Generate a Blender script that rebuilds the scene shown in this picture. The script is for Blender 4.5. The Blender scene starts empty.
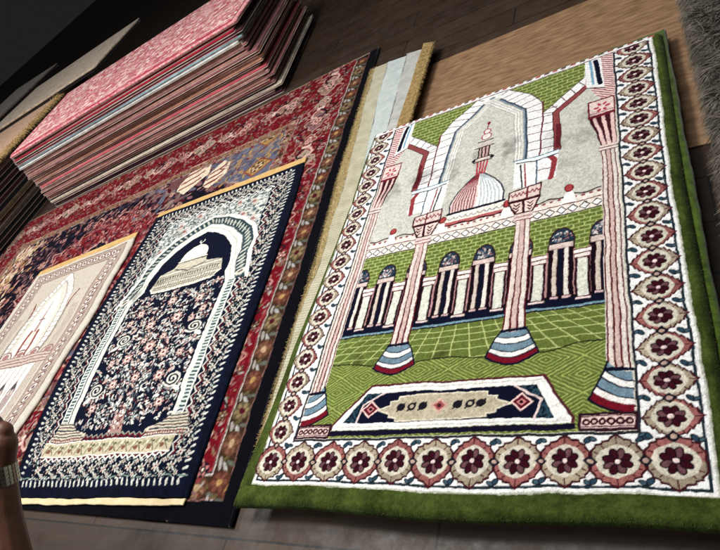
import bpy, bmesh, math, random
import numpy as np
from mathutils import Vector, Matrix

# ------------------------------------------------------------------ basics
SC = bpy.context.scene
COL = SC.collection
H = 0.85                                    # camera height in metres
RW = np.array([[0.829300365, 0.173424326, 0.531210794],
               [0.234766319, 0.754530009, -0.612837043],
               [-0.507095336, 0.632936386, 0.585017822]])   # camera axes -> world
FOC = 575.857                               # focal length for a picture 720 wide
rnd = random.Random(7)
nr = np.random.default_rng(11)


def at(x, y, z=0.0):
    """the point at height z seen at a pixel of the photograph"""
    d = RW @ np.array([x - 360.0, 275.0 - y, -FOC])
    t = (H - z) / -d[2]
    return Vector((d[0] * t, d[1] * t, z))


def at_depth(x, y, depth):
    d = RW @ np.array([(x - 360.0) / FOC, (275.0 - y) / FOC, -1.0]) * depth
    return Vector((d[0], d[1], H + d[2]))


def lin(r, g, b):
    def f(c):
        c /= 255.0
        return c / 12.92 if c <= 0.04045 else ((c + 0.055) / 1.055) ** 2.4
    return (f(r), f(g), f(b))


def tag(o, label=None, cat=None, group=None, kind=None):
    if label: o['label'] = label
    if cat: o['category'] = cat
    if group: o['group'] = group
    if kind: o['kind'] = kind
    return o


def empty(name, loc=(0, 0, 0)):
    o = bpy.data.objects.new(name, None)
    o.location = loc
    o.empty_display_size = 0.05
    COL.objects.link(o)
    return o


def link(name, me, mat=None, parent=None):
    o = bpy.data.objects.new(name, me)
    if mat is not None: me.materials.append(mat)
    COL.objects.link(o)
    if parent is not None:
        o.parent = parent
        o.matrix_parent_inverse = Matrix.Translation(-Vector(parent.location)) if parent.type == 'EMPTY' else Matrix.Identity(4)
    return o


def mesh_np(name, co, quads, smooth=True):
    me = bpy.data.meshes.new(name)
    co = np.asarray(co, np.float32); quads = np.asarray(quads, np.int32)
    n, k = quads.shape
    me.vertices.add(len(co)); me.vertices.foreach_set('co', co.ravel())
    me.loops.add(n * k); me.loops.foreach_set('vertex_index', quads.ravel())
    me.polygons.add(n)
    me.polygons.foreach_set('loop_start', np.arange(0, n * k, k, dtype=np.int32))
    me.polygons.foreach_set('loop_total', np.full(n, k, np.int32))
    me.polygons.foreach_set('use_smooth', np.full(n, smooth, bool))
    me.update(calc_edges=True)
    return me


def set_col(me, rgb):
    a = me.color_attributes.new('pile_colour', 'FLOAT_COLOR', 'POINT')
    c = np.ones((len(me.vertices), 4), np.float32); c[:, :3] = rgb
    a.data.foreach_set('color', c.ravel())


# ------------------------------------------------------------------ noise
def vnoise(u, v, freq, seed):
    """smooth value noise 0..1 on arrays"""
    r = np.random.default_rng(seed)
    N = 257
    g = r.random((N, N)).astype(np.float32)
    x = (u * freq) % (N - 1); y = (v * freq) % (N - 1)
    i = x.astype(np.int32); j = y.astype(np.int32)
    fx = x - i; fy = y - j
    fx = fx * fx * (3 - 2 * fx); fy = fy * fy * (3 - 2 * fy)
    a = g[j, i]; b = g[j, i + 1]; c = g[j + 1, i]; d = g[j + 1, i + 1]
    return (a * (1 - fx) + b * fx) * (1 - fy) + (c * (1 - fx) + d * fx) * fy


# ------------------------------------------------------------------ woven pattern
class Weave:
    """colours of the knots of a rug, in rug units"""
    def __init__(s, u0, u1, v0, v1, dens, wob=0.18, wf=0.9, seed=1):
        s.u0, s.u1, s.v0, s.v1, s.d = u0, u1, v0, v1, dens
        s.ss = 2
        s.W = int((u1 - u0) * dens) * 2; s.Hh = int((v1 - v0) * dens) * 2
        s.a = np.zeros((s.Hh, s.W, 3), np.float32)
        us = u0 + (np.arange(s.W) + .5) * (u1 - u0) / s.W
        vs = v0 + (np.arange(s.Hh) + .5) * (v1 - v0) / s.Hh
        s.U0, s.V0 = np.meshgrid(us.astype(np.float32), vs.astype(np.float32))
        s.U = s.U0 + (vnoise(s.U0, s.V0, wf, seed) - .5) * 2 * wob + (vnoise(s.U0, s.V0, wf * .17, seed + 7) - .5) * 4 * wob
        s.V = s.V0 + (vnoise(s.U0, s.V0, wf, seed + 1) - .5) * 2 * wob + (vnoise(s.U0, s.V0, wf * .17, seed + 8) - .5) * 4 * wob
        s.m = wob * 4 + .3

    def _win(s, x0, x1, y0, y1):
        m = s.m
        fx = s.W / (s.u1 - s.u0); fy = s.Hh / (s.v1 - s.v0)
        i0 = max(0, int((x0 - m - s.u0) * fx)); i1 = min(s.W, int((x1 + m - s.u0) * fx) + 2)
        j0 = max(0, int((y0 - m - s.v0) * fy)); j1 = min(s.Hh, int((y1 + m - s.v0) * fy) + 2)
        if i0 >= i1 or j0 >= j1: return None
        return slice(j0, j1), slice(i0, i1)

    def inside(s, p):
        p = np.asarray(p, float)
        w = s._win(p[:, 0].min(), p[:, 0].max(), p[:, 1].min(), p[:, 1].max())
        if w is None: return None, None
        U = s.U[w]; V = s.V[w]
        ins = np.zeros(U.shape, bool)
        q = np.roll(p, -1, 0)
        for (ax, ay), (bx, by) in zip(p, q):
            if ay == by: continue
            c = ((ay > V) != (by > V)) & (U < (bx - ax) * (V - ay) / (by - ay) + ax)
            ins ^= c
        return w, ins

    def poly(s, p, col):
        w, ins = s.inside(p)
        if w is None: return
        s.a[w][ins] = col

    def fillf(s, p, f):
        """f(U, V, current) -> colours"""
        w, ins = s.inside(p)
        if w is None: return
        blk = s.a[w]
        blk[ins] = f(s.U[w][ins], s.V[w][ins], blk[ins])

    def line(s, p, wd, col, closed=False):
        p = [tuple(x) for x in p]
        if closed: p = p + [p[0]]
        r = wd / 2
        for (ax, ay), (bx, by) in zip(p[:-1], p[1:]):
            w = s._win(min(ax, bx) - r, max(ax, bx) + r, min(ay, by) - r, max(ay, by) + r)
            if w is None: continue
            U = s.U[w]; V = s.V[w]
            dx, dy = bx - ax, by - ay
            L = dx * dx + dy * dy
            t = np.clip(((U - ax) * dx + (V - ay) * dy) / L, 0, 1) if L > 0 else 0
            d = (U - ax - t * dx) ** 2 + (V - ay - t * dy) ** 2
            s.a[w][d < r * r] = col

    def ell(s, cx, cy, rx, ry, col, rot=0.0):
        R = max(rx, ry)
        w = s._win(cx - R, cx + R, cy - R, cy + R)
        if w is None: return
        x = s.U[w] - cx; y = s.V[w] - cy
        c, sn = math.cos(rot), math.sin(rot)
        s.a[w][((x * c + y * sn) / rx) ** 2 + ((-x * sn + y * c) / ry) ** 2 < 1] = col

    def rect(s, x0, y0, x1, y1, col):
        s.poly([(x0, y0), (x1, y0), (x1, y1), (x0, y1)], col)

    def curve(s, f, t0, t1, n, wd, col):
        s.line([f(t0 + (t1 - t0) * i / n) for i in range(n + 1)], wd, col)

    def done(s):
        a = s.a.reshape(s.Hh // 2, 2, s.W // 2, 2, 3).mean((1, 3))
        return a


def rug_sheet(name, wv, place, zf, mat, parent=None, relief=0.0010, jitter=0.10, skirt=0.006, seed=3):
    """a dense sheet of pile with the woven colours, carved relief and a turned-down edge"""
    c = wv.done()
    h, w = c.shape[:2]
    us = np.linspace(wv.u0, wv.u1, w); vs = np.linspace(wv.v0, wv.v1, h)
    U, V = np.meshgrid(us, vs)
    X, Y = place(U, V)
    Z = zf(U, V)
    lum = c @ np.array([.3, .59, .11], np.float32)
    e = np.clip(lum * 3.0, 0, 1)
    k = e.copy()
    k[1:-1, 1:-1] = (e[1:-1, 1:-1] * 2 + e[:-2, 1:-1] + e[2:, 1:-1] + e[1:-1, :-2] + e[1:-1, 2:]) / 6
    r = np.random.default_rng(seed)
    Z = Z + relief * k + r.normal(0, .00022, Z.shape)
    c = c * (1 + r.normal(0, jitter, lum.shape)[..., None] * .8 + (vnoise(U, V, 1.7, seed)[..., None] - .5) * jitter * 2)
    c = np.clip(c, 0.001, .92) ** 1.13 * 1.0
    P = np.stack([X, Y, Z], -1)
    if skirt:
        def ring(A, dz=None):
            B = np.pad(A, ((1, 1), (1, 1), (0, 0)), mode='edge')
            if dz is not None:
                B[0, :, 2] -= dz; B[-1, :, 2] -= dz; B[1:-1, 0, 2] -= dz; B[1:-1, -1, 2] -= dz
            return B
        P = ring(P, skirt); c = ring(c)
        h += 2; w += 2
    idx = np.arange(h * w).reshape(h, w)
    q = np.stack([idx[:-1, :-1], idx[:-1, 1:], idx[1:, 1:], idx[1:, :-1]], -1).reshape(-1, 4)
    off = np.array(parent.location) if parent is not None else 0
    me = mesh_np(name, P.reshape(-1, 3), q)
    set_col(me, c.reshape(-1, 3))
    return link(name, me, mat, parent)


# ------------------------------------------------------------------ materials
def new_mat(name):
    m = bpy.data.materials.new(name); m.use_nodes = True
    nt = m.node_tree
    return m, nt, nt.nodes['Principled BSDF']


def pile_mat(name, col=None, col2=None, scale=260.0, bump=.55, sheen=.25, rough=.92, nscale=9.0, dist=.0012, ribs=0):
    m, nt, b = new_mat(name)
    b.inputs['Roughness'].default_value = rough
    b.inputs['Specular IOR Level'].default_value = .04
    b.inputs['Sheen Weight'].default_value = sheen
    b.inputs['Sheen Roughness'].default_value = .45
    tc = nt.nodes.new('ShaderNodeTexCoord')
    if col is None:
        ca = nt.nodes.new('ShaderNodeVertexColor'); ca.layer_name = 'pile_colour'
        nt.links.new(ca.outputs['Color'], b.inputs['Base Color'])
    else:
        n = nt.nodes.new('ShaderNodeTexNoise'); n.inputs['Scale'].default_value = nscale
        n.inputs['Detail'].default_value = 6; n.inputs['Roughness'].default_value = .7
        nt.links.new(tc.outputs['Object'], n.inputs['Vector'])
        mx = nt.nodes.new('ShaderNodeValToRGB')
        mx.color_ramp.elements[0].position = .35; mx.color_ramp.elements[1].position = .65
        mx.color_ramp.elements[0].color = (*col, 1)
        mx.color_ramp.elements[1].color = (*(col2 or tuple(x * .7 for x in col)), 1)
        nt.links.new(n.outputs['Fac'], mx.inputs['Fac'])
        nt.links.new(mx.outputs['Color'], b.inputs['Base Color'])
        if ribs:
            wv = nt.nodes.new('ShaderNodeTexWave'); wv.bands_direction = 'Y'; wv.inputs['Scale'].default_value = ribs
            wv.inputs['Distortion'].default_value = 2.5; wv.inputs['Detail'].default_value = 3; wv.inputs['Detail Scale'].default_value = 2
            nt.links.new(tc.outputs['Object'], wv.inputs['Vector'])
            mr = nt.nodes.new('ShaderNodeMapRange'); mr.inputs['To Min'].default_value = .72; mr.inputs['To Max'].default_value = 1.05
            nt.links.new(wv.outputs['Fac'], mr.inputs['Value'])
            ml = nt.nodes.new('ShaderNodeMixRGB'); ml.blend_type = 'MULTIPLY'; ml.inputs['Fac'].default_value = 1
            nt.links.new(mx.outputs['Color'], ml.inputs['Color1']); nt.links.new(mr.outputs['Result'], ml.inputs['Color2'])
            nt.links.new(ml.outputs['Color'], b.inputs['Base Color'])
    n2 = nt.nodes.new('ShaderNodeTexNoise'); n2.inputs['Scale'].default_value = scale
    n2.inputs['Detail'].default_value = 3
    nt.links.new(tc.outputs['Object'], n2.inputs['Vector'])
    bp = nt.nodes.new('ShaderNodeBump'); bp.inputs['Strength'].default_value = bump
    bp.inputs['Distance'].default_value = dist
    nt.links.new(n2.outputs['Fac'], bp.inputs['Height'])
    nt.links.new(bp.outputs['Normal'], b.inputs['Normal'])
    return m


PILE = pile_mat('woven_pile', sheen=.05)
CARPET = pile_mat('flat_woven_pile', sheen=.03, bump=.5)
HEM_GOLD = pile_mat('golden_hem_cloth', lin(214, 180, 120), lin(192, 154, 96), sheen=.1, nscale=40)
HEM_CREAM = pile_mat('cream_hem_cloth', lin(226, 208, 168), lin(208, 188, 146), sheen=.1, nscale=40)
SELVEDGE = pile_mat('grey_white_selvedge', lin(206, 200, 186), lin(180, 172, 158), nscale=30)
BINDING = pile_mat('black_edge_binding', lin(16, 16, 24), lin(10, 10, 16), nscale=30, sheen=.1)
NAVYB = pile_mat('navy_edge_binding', lin(18, 26, 56), lin(12, 16, 38), nscale=30)

# ------------------------------------------------------------------ palette
WHITE = lin(236, 235, 232); FIELD = lin(198, 197, 187); CREAM = lin(222, 215, 200)
GREEN = lin(106, 118, 60); GLINE = lin(182, 192, 128); PLUSH = lin(74, 86, 40)
PINK = lin(220, 192, 186); MAROON = lin(74, 28, 38); ROSE = lin(152, 100, 95); ROSED = lin(150, 62, 66)
TAUPE = lin(164, 152, 132); MAUVE = lin(140, 84, 98); PETAL = lin(64, 18, 32)
NAVY = lin(18, 22, 44); BLACK = lin(22, 16, 22); TEAL = lin(50, 76, 90); SKYB = lin(118, 142, 156)
GREY = lin(150, 150, 146); SLATE = lin(70, 78, 92); BASEM = lin(118, 24, 42); INK = lin(34, 30, 40)


# ------------------------------------------------------------------ the green rug with the mosque picture
def green_pattern():
    w = Weave(-5, 102.6, -4.6, 147.5, 6.0, wob=.11, wf=1.2, seed=21)
    U, V = w.U0, w.V0
    # plush border: light and dark of the leaning pile, painted into the colour
    n = vnoise(U, V, .22, 5) * .5 + vnoise(U, V, .9, 6) * .3 + vnoise(U, V, 3.1, 9) * .2
    w.a[:] = np.array(PLUSH, np.float32) * (.30 + 1.25 * n)[..., None]
    M = 49.2

    def mir(p): return [(2 * M - x, y) for x, y in p]

    def both(f, p, *a, **k):
        f(p, *a, **k); f(mir(p), *a, **k)
    w.rect(0, 0, 100, 150, WHITE)
    w.line([(1.3, 150), (1.3, 1.3), (98.7, 1.3), (98.7, 150)], .55, lin(40, 54, 62))
    w.line([(.2, 150), (.2, .2), (99.8, .2), (99.8, 150)], .4, lin(190, 190, 176))

    # ---- medallion border
    MR = random.Random(17)
    def medal(cu, cv, across, sa, sb, flip):
        # across = True : the border runs along v (columns); a along, b across
        def T(a, b):
            return (cu + b * sb, cv + a * sa) if across else (cu + a * sa, cv + b * sb)
        if across:
            out = [(-1, .16), (-.86, .34), (-.90, .42), (-.64, .54), (-.68, .62), (-.42, .72), (-.44, .80), (-.14, .90), (0, 1.06)]
        else:
            out = [(-1, .10), (-1, .36), (-.82, .56), (-.84, .64), (-.60, .70), (-.58, .80), (-.30, .84), (-.22, .93), (0, 1.05)]
        out = out + [(-a, b) for a, b in out[-2::-1]]
        full = out + [(a, -b) for a, b in reversed(out)]
        w.poly([T(a * 1.04, b * 1.04) for a, b in full], lin(70, 24, 34))
        vr = lambda c: (lambda k: tuple(x * k for x in c))(MR.uniform(.86, 1.14))
        c1, c2 = (vr(ROSE), vr(TAUPE)) if flip else (vr(TAUPE), vr(ROSE))
        w.poly([T(a * .95, b * .94) for a, b in out] + [T(.95, 0), T(-.95, 0)], c1)
        w.poly([T(a * .95, -b * .94) for a, b in out] + [T(.95, 0), T(-.95, 0)], c2)
        for sg in (1, -1):                      # veins in the leaves
            for a0, b0, a1, b1 in ((-.60, .60, -.40, .46), (.60, .60, .40, .46), (-.86, .36, -.62, .28), (.86, .36, .62, .28), (0, 1.0, 0, .70)):
                w.line([T(a0, b0 * sg), T(a1, b1 * sg)], .24, lin(84, 26, 36))
        inn = [(-.82, .10), (-.70, .34), (-.46, .52), (-.2, .62), (0, .68), (.2, .62), (.46, .52), (.70, .34), (.82, .10)]
        w.poly([T(a, b) for a, b in inn] + [T(a, -b) for a, b in reversed(inn)], lin(206, 200, 184))
        for i in range(8):
            an = math.pi * 2 * (i + .5) / 8
            a, b = math.cos(an), math.sin(an)
            rr_ = .235 * (sa + sb) * .5 * 1.35
            p0 = T(0, 0)
            du, dv = (b, a * .86) if across else (a, b)
            ang = math.atan2(dv, du)
            big = .116 * (sa + sb)
            rr_ *= 1.04
            x, y = p0[0] + du * rr_, p0[1] + dv * rr_
            w.ell(x, y, big * 1.06, big * .74, lin(40, 18, 28), ang)
            w.ell(x, y, big * .8, big * .5, lin(112, 78, 82) if i in (1, 4, 6) else PETAL, ang)
        p = T(0, 0)
        w.ell(p[0], p[1], .48, .44, lin(230, 208, 204))

    def connector(cu, cv):
        w.poly([(cu - 1.25, cv), (cu, cv - 1.15), (cu + 1.25, cv), (cu, cv + 1.15)], INK)
        w.ell(cu, cv, .5, .4, lin(186, 160, 148))

    def leafy(cu, cv, sx, sy):
        w.ell(cu, cv, 1.0, .6, INK, .7 * sx * sy)
        w.ell(cu, cv, .75, .4, TEAL, .7 * sx * sy)
        w.ell(cu + .9 * sx, cv + .2 * sy, .75, .5, INK, -.5 * sx * sy)
        w.ell(cu + .9 * sx, cv + .2 * sy, .5, .3, lin(70, 96, 108), -.5 * sx * sy)
    bu = [4.0 + 9.01 * i for i in range(11)]
    for i, u in enumerate(bu):
        medal(u, 6.2, False, 4.4, 4.9, i % 2 == 0)
    for i in range(10):
        u = bu[i] + 4.5
        connector(u, 6.2)
        leafy(u - .3, 10.3, 1, 1); leafy(u + .3, 2.3, -1, -1)
    cv = [14.3 + 7.42 * i for i in range(18)]
    for i, v in enumerate(cv):
        medal(4.0, v, True, 3.55, 4.2, i % 2 == 1)
        medal(94.2, v, True, 3.55, 4.75, i % 2 == 0)
    for i in range(18):
        v = cv[i] - 3.71
        connector(4.0, v); connector(94.2, v)
        leafy(.95, v + .1, -1, 1) if False else None
        leafy(7.6, v, 1, -1)
        leafy(90.4, v + .3, -1, 1); leafy(97.4, v - .3, 1, -1)

    # ---- inner frame and the picture ground
    w.rect(9.1, 11.3, 89.3, 141.2, lin(44, 48, 56))
    w.rect(9.7, 11.9, 88.7, 141.2, lin(226, 216, 206))
    w.rect(10.2, 76, 88.2, 141.2, FIELD)

    # ---- arches
    # white stones of the wide arch
    stone = [(31.0, 86), (31.0, 126.6), (35.2, 133.6), (43.4, 141.4), (49.2, 141.4), (49.2, 139.6), (47.0, 138.4), (37.0, 126.0), (35.2, 104), (35.0, 86)]
    both(w.poly, [(18.9, 132.4), (31.1, 120.4), (31.1, 88), (25.8, 88), (25.8, 100), (26.4, 112), (27.4, 119.4), (18.4, 127.4), (12, 131), (12, 138)], WHITE)
    both(w.poly, stone, WHITE)
    # green brickwork above
    tri = [(17.8, 141.2), (18.6, 132.8), (31.1, 120.6), (31.1, 126.8), (35.2, 133.8), (43.2, 141.2)]
    both(lambda p: bricks(w, p, 1.75, 3.4), tri)
    both(w.line, tri[1:], .4, lin(110, 100, 96))
    # joints
    for v in (91.5, 95, 103, 107, 111, 115, 119, 123):
        both(w.line, [(26.2, v - .8), (31.0, v - .4)], .32, lin(96, 50, 60))
        both(w.line, [(31.0, v), (35.6, v + .5)], .32, lin(96, 50, 60))
    for a, b in (((31.0, 126.7), (37.0, 126.0)), ((33.1, 130.4), (39.3, 128.8)), ((35.2, 133.6), (41.5, 131.6)), ((37.8, 136.2), (44.0, 134.6)), ((40.5, 138.8), (46, 137.2)), ((44, 141), (47.6, 138.8)),
                 ((20, 131), (18.0, 127.6)), ((22.5, 128.6), (20.8, 125.2)), ((25.2, 126), (23.4, 122.8)), ((28, 123.4), (26, 120.4)), ((31.1, 120.4), (27.6, 119.2))):
        both(w.line, [a, b], .32, lin(96, 50, 60))
    both(w.line, [(31.0, 88), (31.0, 126.8)], .5, lin(110, 34, 50))
    # double line inside the wide arch
    ins = [(35.3, 100), (35.5, 106), (37.0, 126.2), (47.4, 138.6), (49.2, 139.6)]
    both(w.line, ins, 1.15, SLATE)
    both(w.line, [(x + .3, y) for x, y in ins], .38, lin(140, 158, 170))
    both(w.line, [(x + 2.2, y - .9) for x, y in ins], 2.4, lin(228, 226, 218))
    for k in (1.5, 2.4, 3.3):
        both(w.line, [(x + k, y - k * .42) for x, y in ins], .22, lin(160, 160, 154))
    # thick rose moulding of the narrow arches
    rm = [(14.0, 130.2), (18.6, 126.6), (27.0, 118.8), (26.2, 108), (25.9, 100.2)]
    both(w.line, rm, 2.3, lin(80, 24, 34)); both(w.line, rm, 1.7, lin(142, 76, 76))
    both(w.line, [(25.9, 112), (25.9, 101.5)], 1.5, lin(104, 40, 48))

    # ---- top left corner panels
    for q in (1, -1):
        f = (lambda p: p) if q == 1 else mir
        hat = f([(9.8, 114), (9.8, 141.2), (17.6, 141.2), (18.2, 128), (13.6, 118)])
        w.fillf(hat, lambda U, V, c: np.where((((U * 1.0 + V * 1.3) % 1.5) < .62)[:, None], np.array(lin(150, 70, 84), np.float32), np.array(lin(228, 208, 202), np.float32)))
        w.poly(f([(12.6, 123.5), (13.4, 141.2), (18.2, 141.2), (17.8, 126)]), WHITE)
        w.line(f([(13.9, 126.5), (15.0, 140.2)]), 1.5, NAVY)
        w.line(f([(15.9, 127.0), (16.6, 141)]), .8, lin(130, 168, 188))
        w.line(f([(12.6, 123.5), (17.8, 126)]), .4, INK)

    # ---- dome
    def dome_half(s, col, st, n):
        p = [(M, 99.4)]
        for k in range(11):
            t = k / 10
            p.append((M + s * min(8.4, 8.5 * math.sin(min(1.57, t * 1.72))), 99.2 - 15.5 * (t ** 1.25)))
        p.append((M, 83.7))
        w.poly(p, col)
        for i in range(1, n):
            k = i / n
            w.line([(M + s * .25 * k, 98.9)] + [(M + s * k * 8.4 * math.sin(min(1.57, t * 1.72)), 99.2 - 15.5 * t ** 1.25) for t in (.12, .3, .5, .75, 1)], .35, st)
        w.line(p[:-1], .5, lin(60, 60, 72))
    dome_half(-1, lin(220, 196, 192), lin(136, 60, 68), 9)
    dome_half(1, lin(238, 238, 234), lin(176, 186, 188), 7)
    w.line([(40.4, 83.5), (58.0, 83.5)], .9, NAVY)
    w.rect(40.6, 76, 58, 83, lin(232, 224, 214))
    for k in range(9):
        w.curve(lambda t, k=k: (40.7 + 1.92 * (k + t), 81.6 - .9 * math.sin(math.pi * t)), 0, 1, 5, .35, GREY)
    w.rect(40.4, 78.6, 58.2, 79.9, lin(180, 104, 104))
    w.line([(40.2, 78.6), (58.4, 78.6)], .4, MAROON)
    # minaret on the dome
    for dx in (-1.3, -.4, .5, 1.4):
        w.line([(M + dx * .9, 98.6), (M + dx * 1.25, 105)], .65, lin(176, 76, 86))
    w.rect(46.6, 105, 51.8, 106.6, lin(214, 200, 192)); w.line([(46.2, 105), (52.2, 105)], .5, INK); w.line([(46.3, 106.8), (52.1, 106.8)], .5, INK)
    w.ell(46.2, 106, .7, .7, INK); w.ell(52.2, 106, .7, .7, INK)
    w.rect(47.3, 107, 51.1, 112, lin(196, 170, 162))
    for dx in (-1.7, -.6, .6, 1.7): w.line([(M + dx, 107), (M + dx, 112)], .5, MAROON if dx > 0 else INK)
    w.poly([(46.2, 112), (52.2, 112), (51.4, 115), (47, 115)], lin(200, 192, 182)); w.line([(46, 112.2), (52.4, 112.2)], .45, INK); w.line([(46.8, 115.2), (51.8, 115.2)], .5, INK)
    w.ell(M, 117.6, 1.9, 1.8, lin(160, 70, 84)); w.ell(M, 117.6, 1.45, 1.4, lin(232, 222, 216))
    w.ell(M, 120.4, 1.4, 1.5, lin(160, 70, 84)); w.ell(M, 120.4, 1.0, 1.1, lin(232, 222, 216))
    w.line([(M, 121.6), (M, 124.6)], .45, lin(150, 50, 66)); w.ell(M, 125.2, .6, .8, lin(130, 30, 46))

    # ---- skyline wall
    w.rect(13.6, 71.8, 84.6, 77.8, lin(232, 222, 212))
    w.curve(lambda t: (13.6 + 71 * t, 78.7 + .35 * math.cos(t * 70)), 0, 1, 260, .5, MAROON)
    for k in range(36):
        u = 14.2 + k * 1.98
        w.ell(u, 77.7, .5, .42, lin(150, 90, 92))
    for k in range(24):
        u = 15 + k * 2.96
        w.poly([(u - 1.48, 73.8), (u, 72.3), (u + 1.48, 73.8), (u, 75.3)], INK)
        w.poly([(u - 1.1, 73.8), (u, 72.75), (u + 1.1, 73.8), (u, 74.85)], lin(242, 238, 234))
    w.line([(13.6, 75.7), (84.6, 75.7)], .35, lin(110, 60, 66)); w.line([(13.6, 72.0), (84.6, 72.0)], .4, INK)
    for u in (22.3, 39.2, 59.2, 76.1):
        w.poly([(u - 2.0, 76), (u + 2.0, 76), (u + .9, 80), (u - .9, 80)], lin(244, 240, 236))
        w.ell(u, 81.6, 1.25, 1.5, lin(120, 34, 42)); w.ell(u, 81.7, .9, 1.1, lin(168, 74, 74))

    # ---- green wall
    bricks(w, [(13.4, 44), (85, 44), (85, 71.8), (13.4, 71.8)], 1.35, 2.7)

    # ---- arcade
    w.rect(13.4, 44.6, 85, 57.5, NAVY)
    fans = [15.0, 24.4, 34.2, 44.2, 54.3, 64.2, 74.4, 84.2]
    FR = random.Random(4)
    for i, f in enumerate(fans):
        r = 2.85
        th = [k * math.pi / 12 for k in range(13)]
        w.poly([(f - r - .35, 56), (f + r + .35, 56)] + [(f + (r + .35) * math.cos(t), 62.0 + 5.4 * math.sin(t) ** .9) for t in th], lin(60, 26, 36))
        w.poly([(f + r * math.cos(t), 62.0 + 5.0 * math.sin(t) ** .9) for t in th], lin(40, 58, 74))
        for q in range(75):
            t = FR.uniform(.2, 2.95); k = FR.uniform(.1, .95)
            x, y = f + r * k * math.cos(t), 62 + 4.6 * k * math.sin(t)
            if x > f + .2 and FR.random() < .45: continue
            w.ell(x, y, FR.uniform(.25, .55), .24, FR.choice([lin(206, 200, 196), lin(186, 180, 176), lin(90, 112, 126), lin(30, 36, 52), lin(150, 110, 110), lin(60, 80, 96)]), FR.uniform(.4, 2.6))
        w.rect(f - r, 60.4, f + r, 62.1, lin(210, 192, 184)); w.line([(f - r, 60.3), (f + r, 60.3)], .35, lin(80, 30, 40)); w.line([(f - r, 62.2), (f + r, 62.2)], .35, INK)
        w.rect(f - r - .4, 44.6, f + r + .4, 60.3, lin(26, 14, 24))
        w.rect(f - .75, 46, f + .75, 60.3, lin(20, 22, 42))
        for dx in (-1.35, 1.35):
            w.rect(f + dx - .72, 45.6, f + dx + .72, 60.4, lin(56, 20, 30))
            w.rect(f + dx - .50, 45.8, f + dx + .50, 60.3, lin(204, 192, 180) if dx < 0 else lin(222, 216, 206))
            w.rect(f + dx - .9, 44.9, f + dx + .9, 45.6, lin(206, 176, 176))
        for dx in (-3.25, 3.25):
            w.line([(f + dx, 45.8), (f + dx, 59.5)], .55, lin(180, 140, 140))
    for u in (19.3, 29.4, 38.9, 49.2, 59.3, 69.2, 79.4):
        w.rect(u - 1.75, 44, u + 1.75, 57, lin(50, 20, 32))
        w.rect(u - 1.15, 44.6, u + 1.15, 57, lin(214, 214, 202))
        w.rect(u - 1.7, 56.4, u + 1.7, 57.6, lin(230, 218, 212)); w.line([(u - 1.7, 56.3), (u + 1.7, 56.3)], .35, lin(100, 44, 52))
        w.rect(u - 1.9, 58.0, u + 1.9, 59.1, lin(232, 224, 220)); w.line([(u - 1.8, 57.8), (u + 1.8, 57.8)], .35, lin(100, 44, 52)); w.line([(u - 2.0, 59.2), (u + 2.0, 59.2)], .35, lin(110, 60, 66))
        w.rect(u - 1.8, 43.7, u + 1.8, 44.7, lin(226, 206, 202)); w.line([(u - 1.8, 44.7), (u + 1.8, 44.7)], .3, MAROON)
    w.rect(13.4, 42.5, 85, 44.0, NAVY)
    for f in fans:
        w.rect(f - 3.2, 43.5, f + 3.2, 45.0, NAVY)
    w.line([(13.4, 42.4), (85, 42.4)], .55, lin(120, 152, 164)); w.line([(13.4, 41.9), (85, 41.9)], .4, NAVY)

    # ---- paved court in perspective, then the lozenge floor
    w.rect(13.0, 14, 85.4, 41.7, GREEN)
    def rays(U, V, c):
        x = (U - M) / (1 + .55 * (41.6 - V) / 11.0) / 3.35
        k = np.abs(x - np.round(x)) < .04
        return np.where(k[:, None], np.array(GLINE, np.float32), c)
    w.fillf([(13, 29), (85.4, 29), (85.4, 41.6), (13, 41.6)], rays)
    for v in (40.2, 38.4, 36.4, 34.1, 31.5):
        w.line([(13, v), (85.4, v)], .24, GLINE)
    wavy = [(12, 33.6), (22, 32.6), (28, 31.6), (40, 31.4), (49, 32.2), (57, 31.0), (69, 30.4), (74, 31.0), (78, 32.2), (86, 32.4)]
    w.poly([(12, 12)] + wavy + [(86, 12)], GREEN)

    def loz(U, V, c):
        pu, pv = 15.2, 8.6
        x = np.abs(((U - M + pu / 2) % pu) - pu / 2) / (pu / 2)
        y = np.abs(((V - 15.8 + pv / 2) % pv) - pv / 2) / (pv / 2)
        d = x + y
        d = np.minimum(d, 2 - d)
        k = ((d * 5.2) % 1.0) < .25
        return np.where(k[:, None], np.array(lin(164, 176, 104), np.float32), c)
    w.fillf([(12, 12)] + wavy + [(86, 12)], loz)
    w.line(wavy, .35, lin(40, 44, 26))

    # ---- prayer panel in front
    pan = [(19.6, 13.9), (19.8, 15.4), (29.0, 26.0), (49, 25.6), (71.6, 25.3), (77.9, 15.2), (77.9, 13.9)]
    w.poly(pan, lin(90, 40, 50))
    w.poly([(20.2, 13.9), (20.4, 15.2), (29.3, 25.4), (49, 25.1), (71.2, 24.8), (77.3, 15.0), (77.3, 13.9)], lin(240, 237, 230))
    w.line([(21.5, 14.7), (76.5, 14.4)], .35, lin(206, 204, 196))
    w.line([(29.5, 24.6), (71, 24.0)], .35, lin(206, 204, 196))
    w.poly([(23.2, 15.7), (28.4, 23.5), (70.2, 23.0), (74.2, 15.2)], NAVY)
    w.fillf([(23.2, 15.7), (28.4, 23.5), (33.5, 23.5), (28, 20.4), (27.2, 15.7)], speck(TEAL))
    w.fillf([(74.2, 15.2), (70.2, 23.0), (65.4, 23.0), (71.4, 19.6), (70, 15.2)], speck(TEAL))
    w.line([(33.5, 23.5), (28, 20.4), (27.2, 15.7)], .5, lin(220, 200, 196))
    w.line([(65.4, 23.0), (71.4, 19.6), (70, 15.2)], .5, lin(220, 200, 196))
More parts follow.
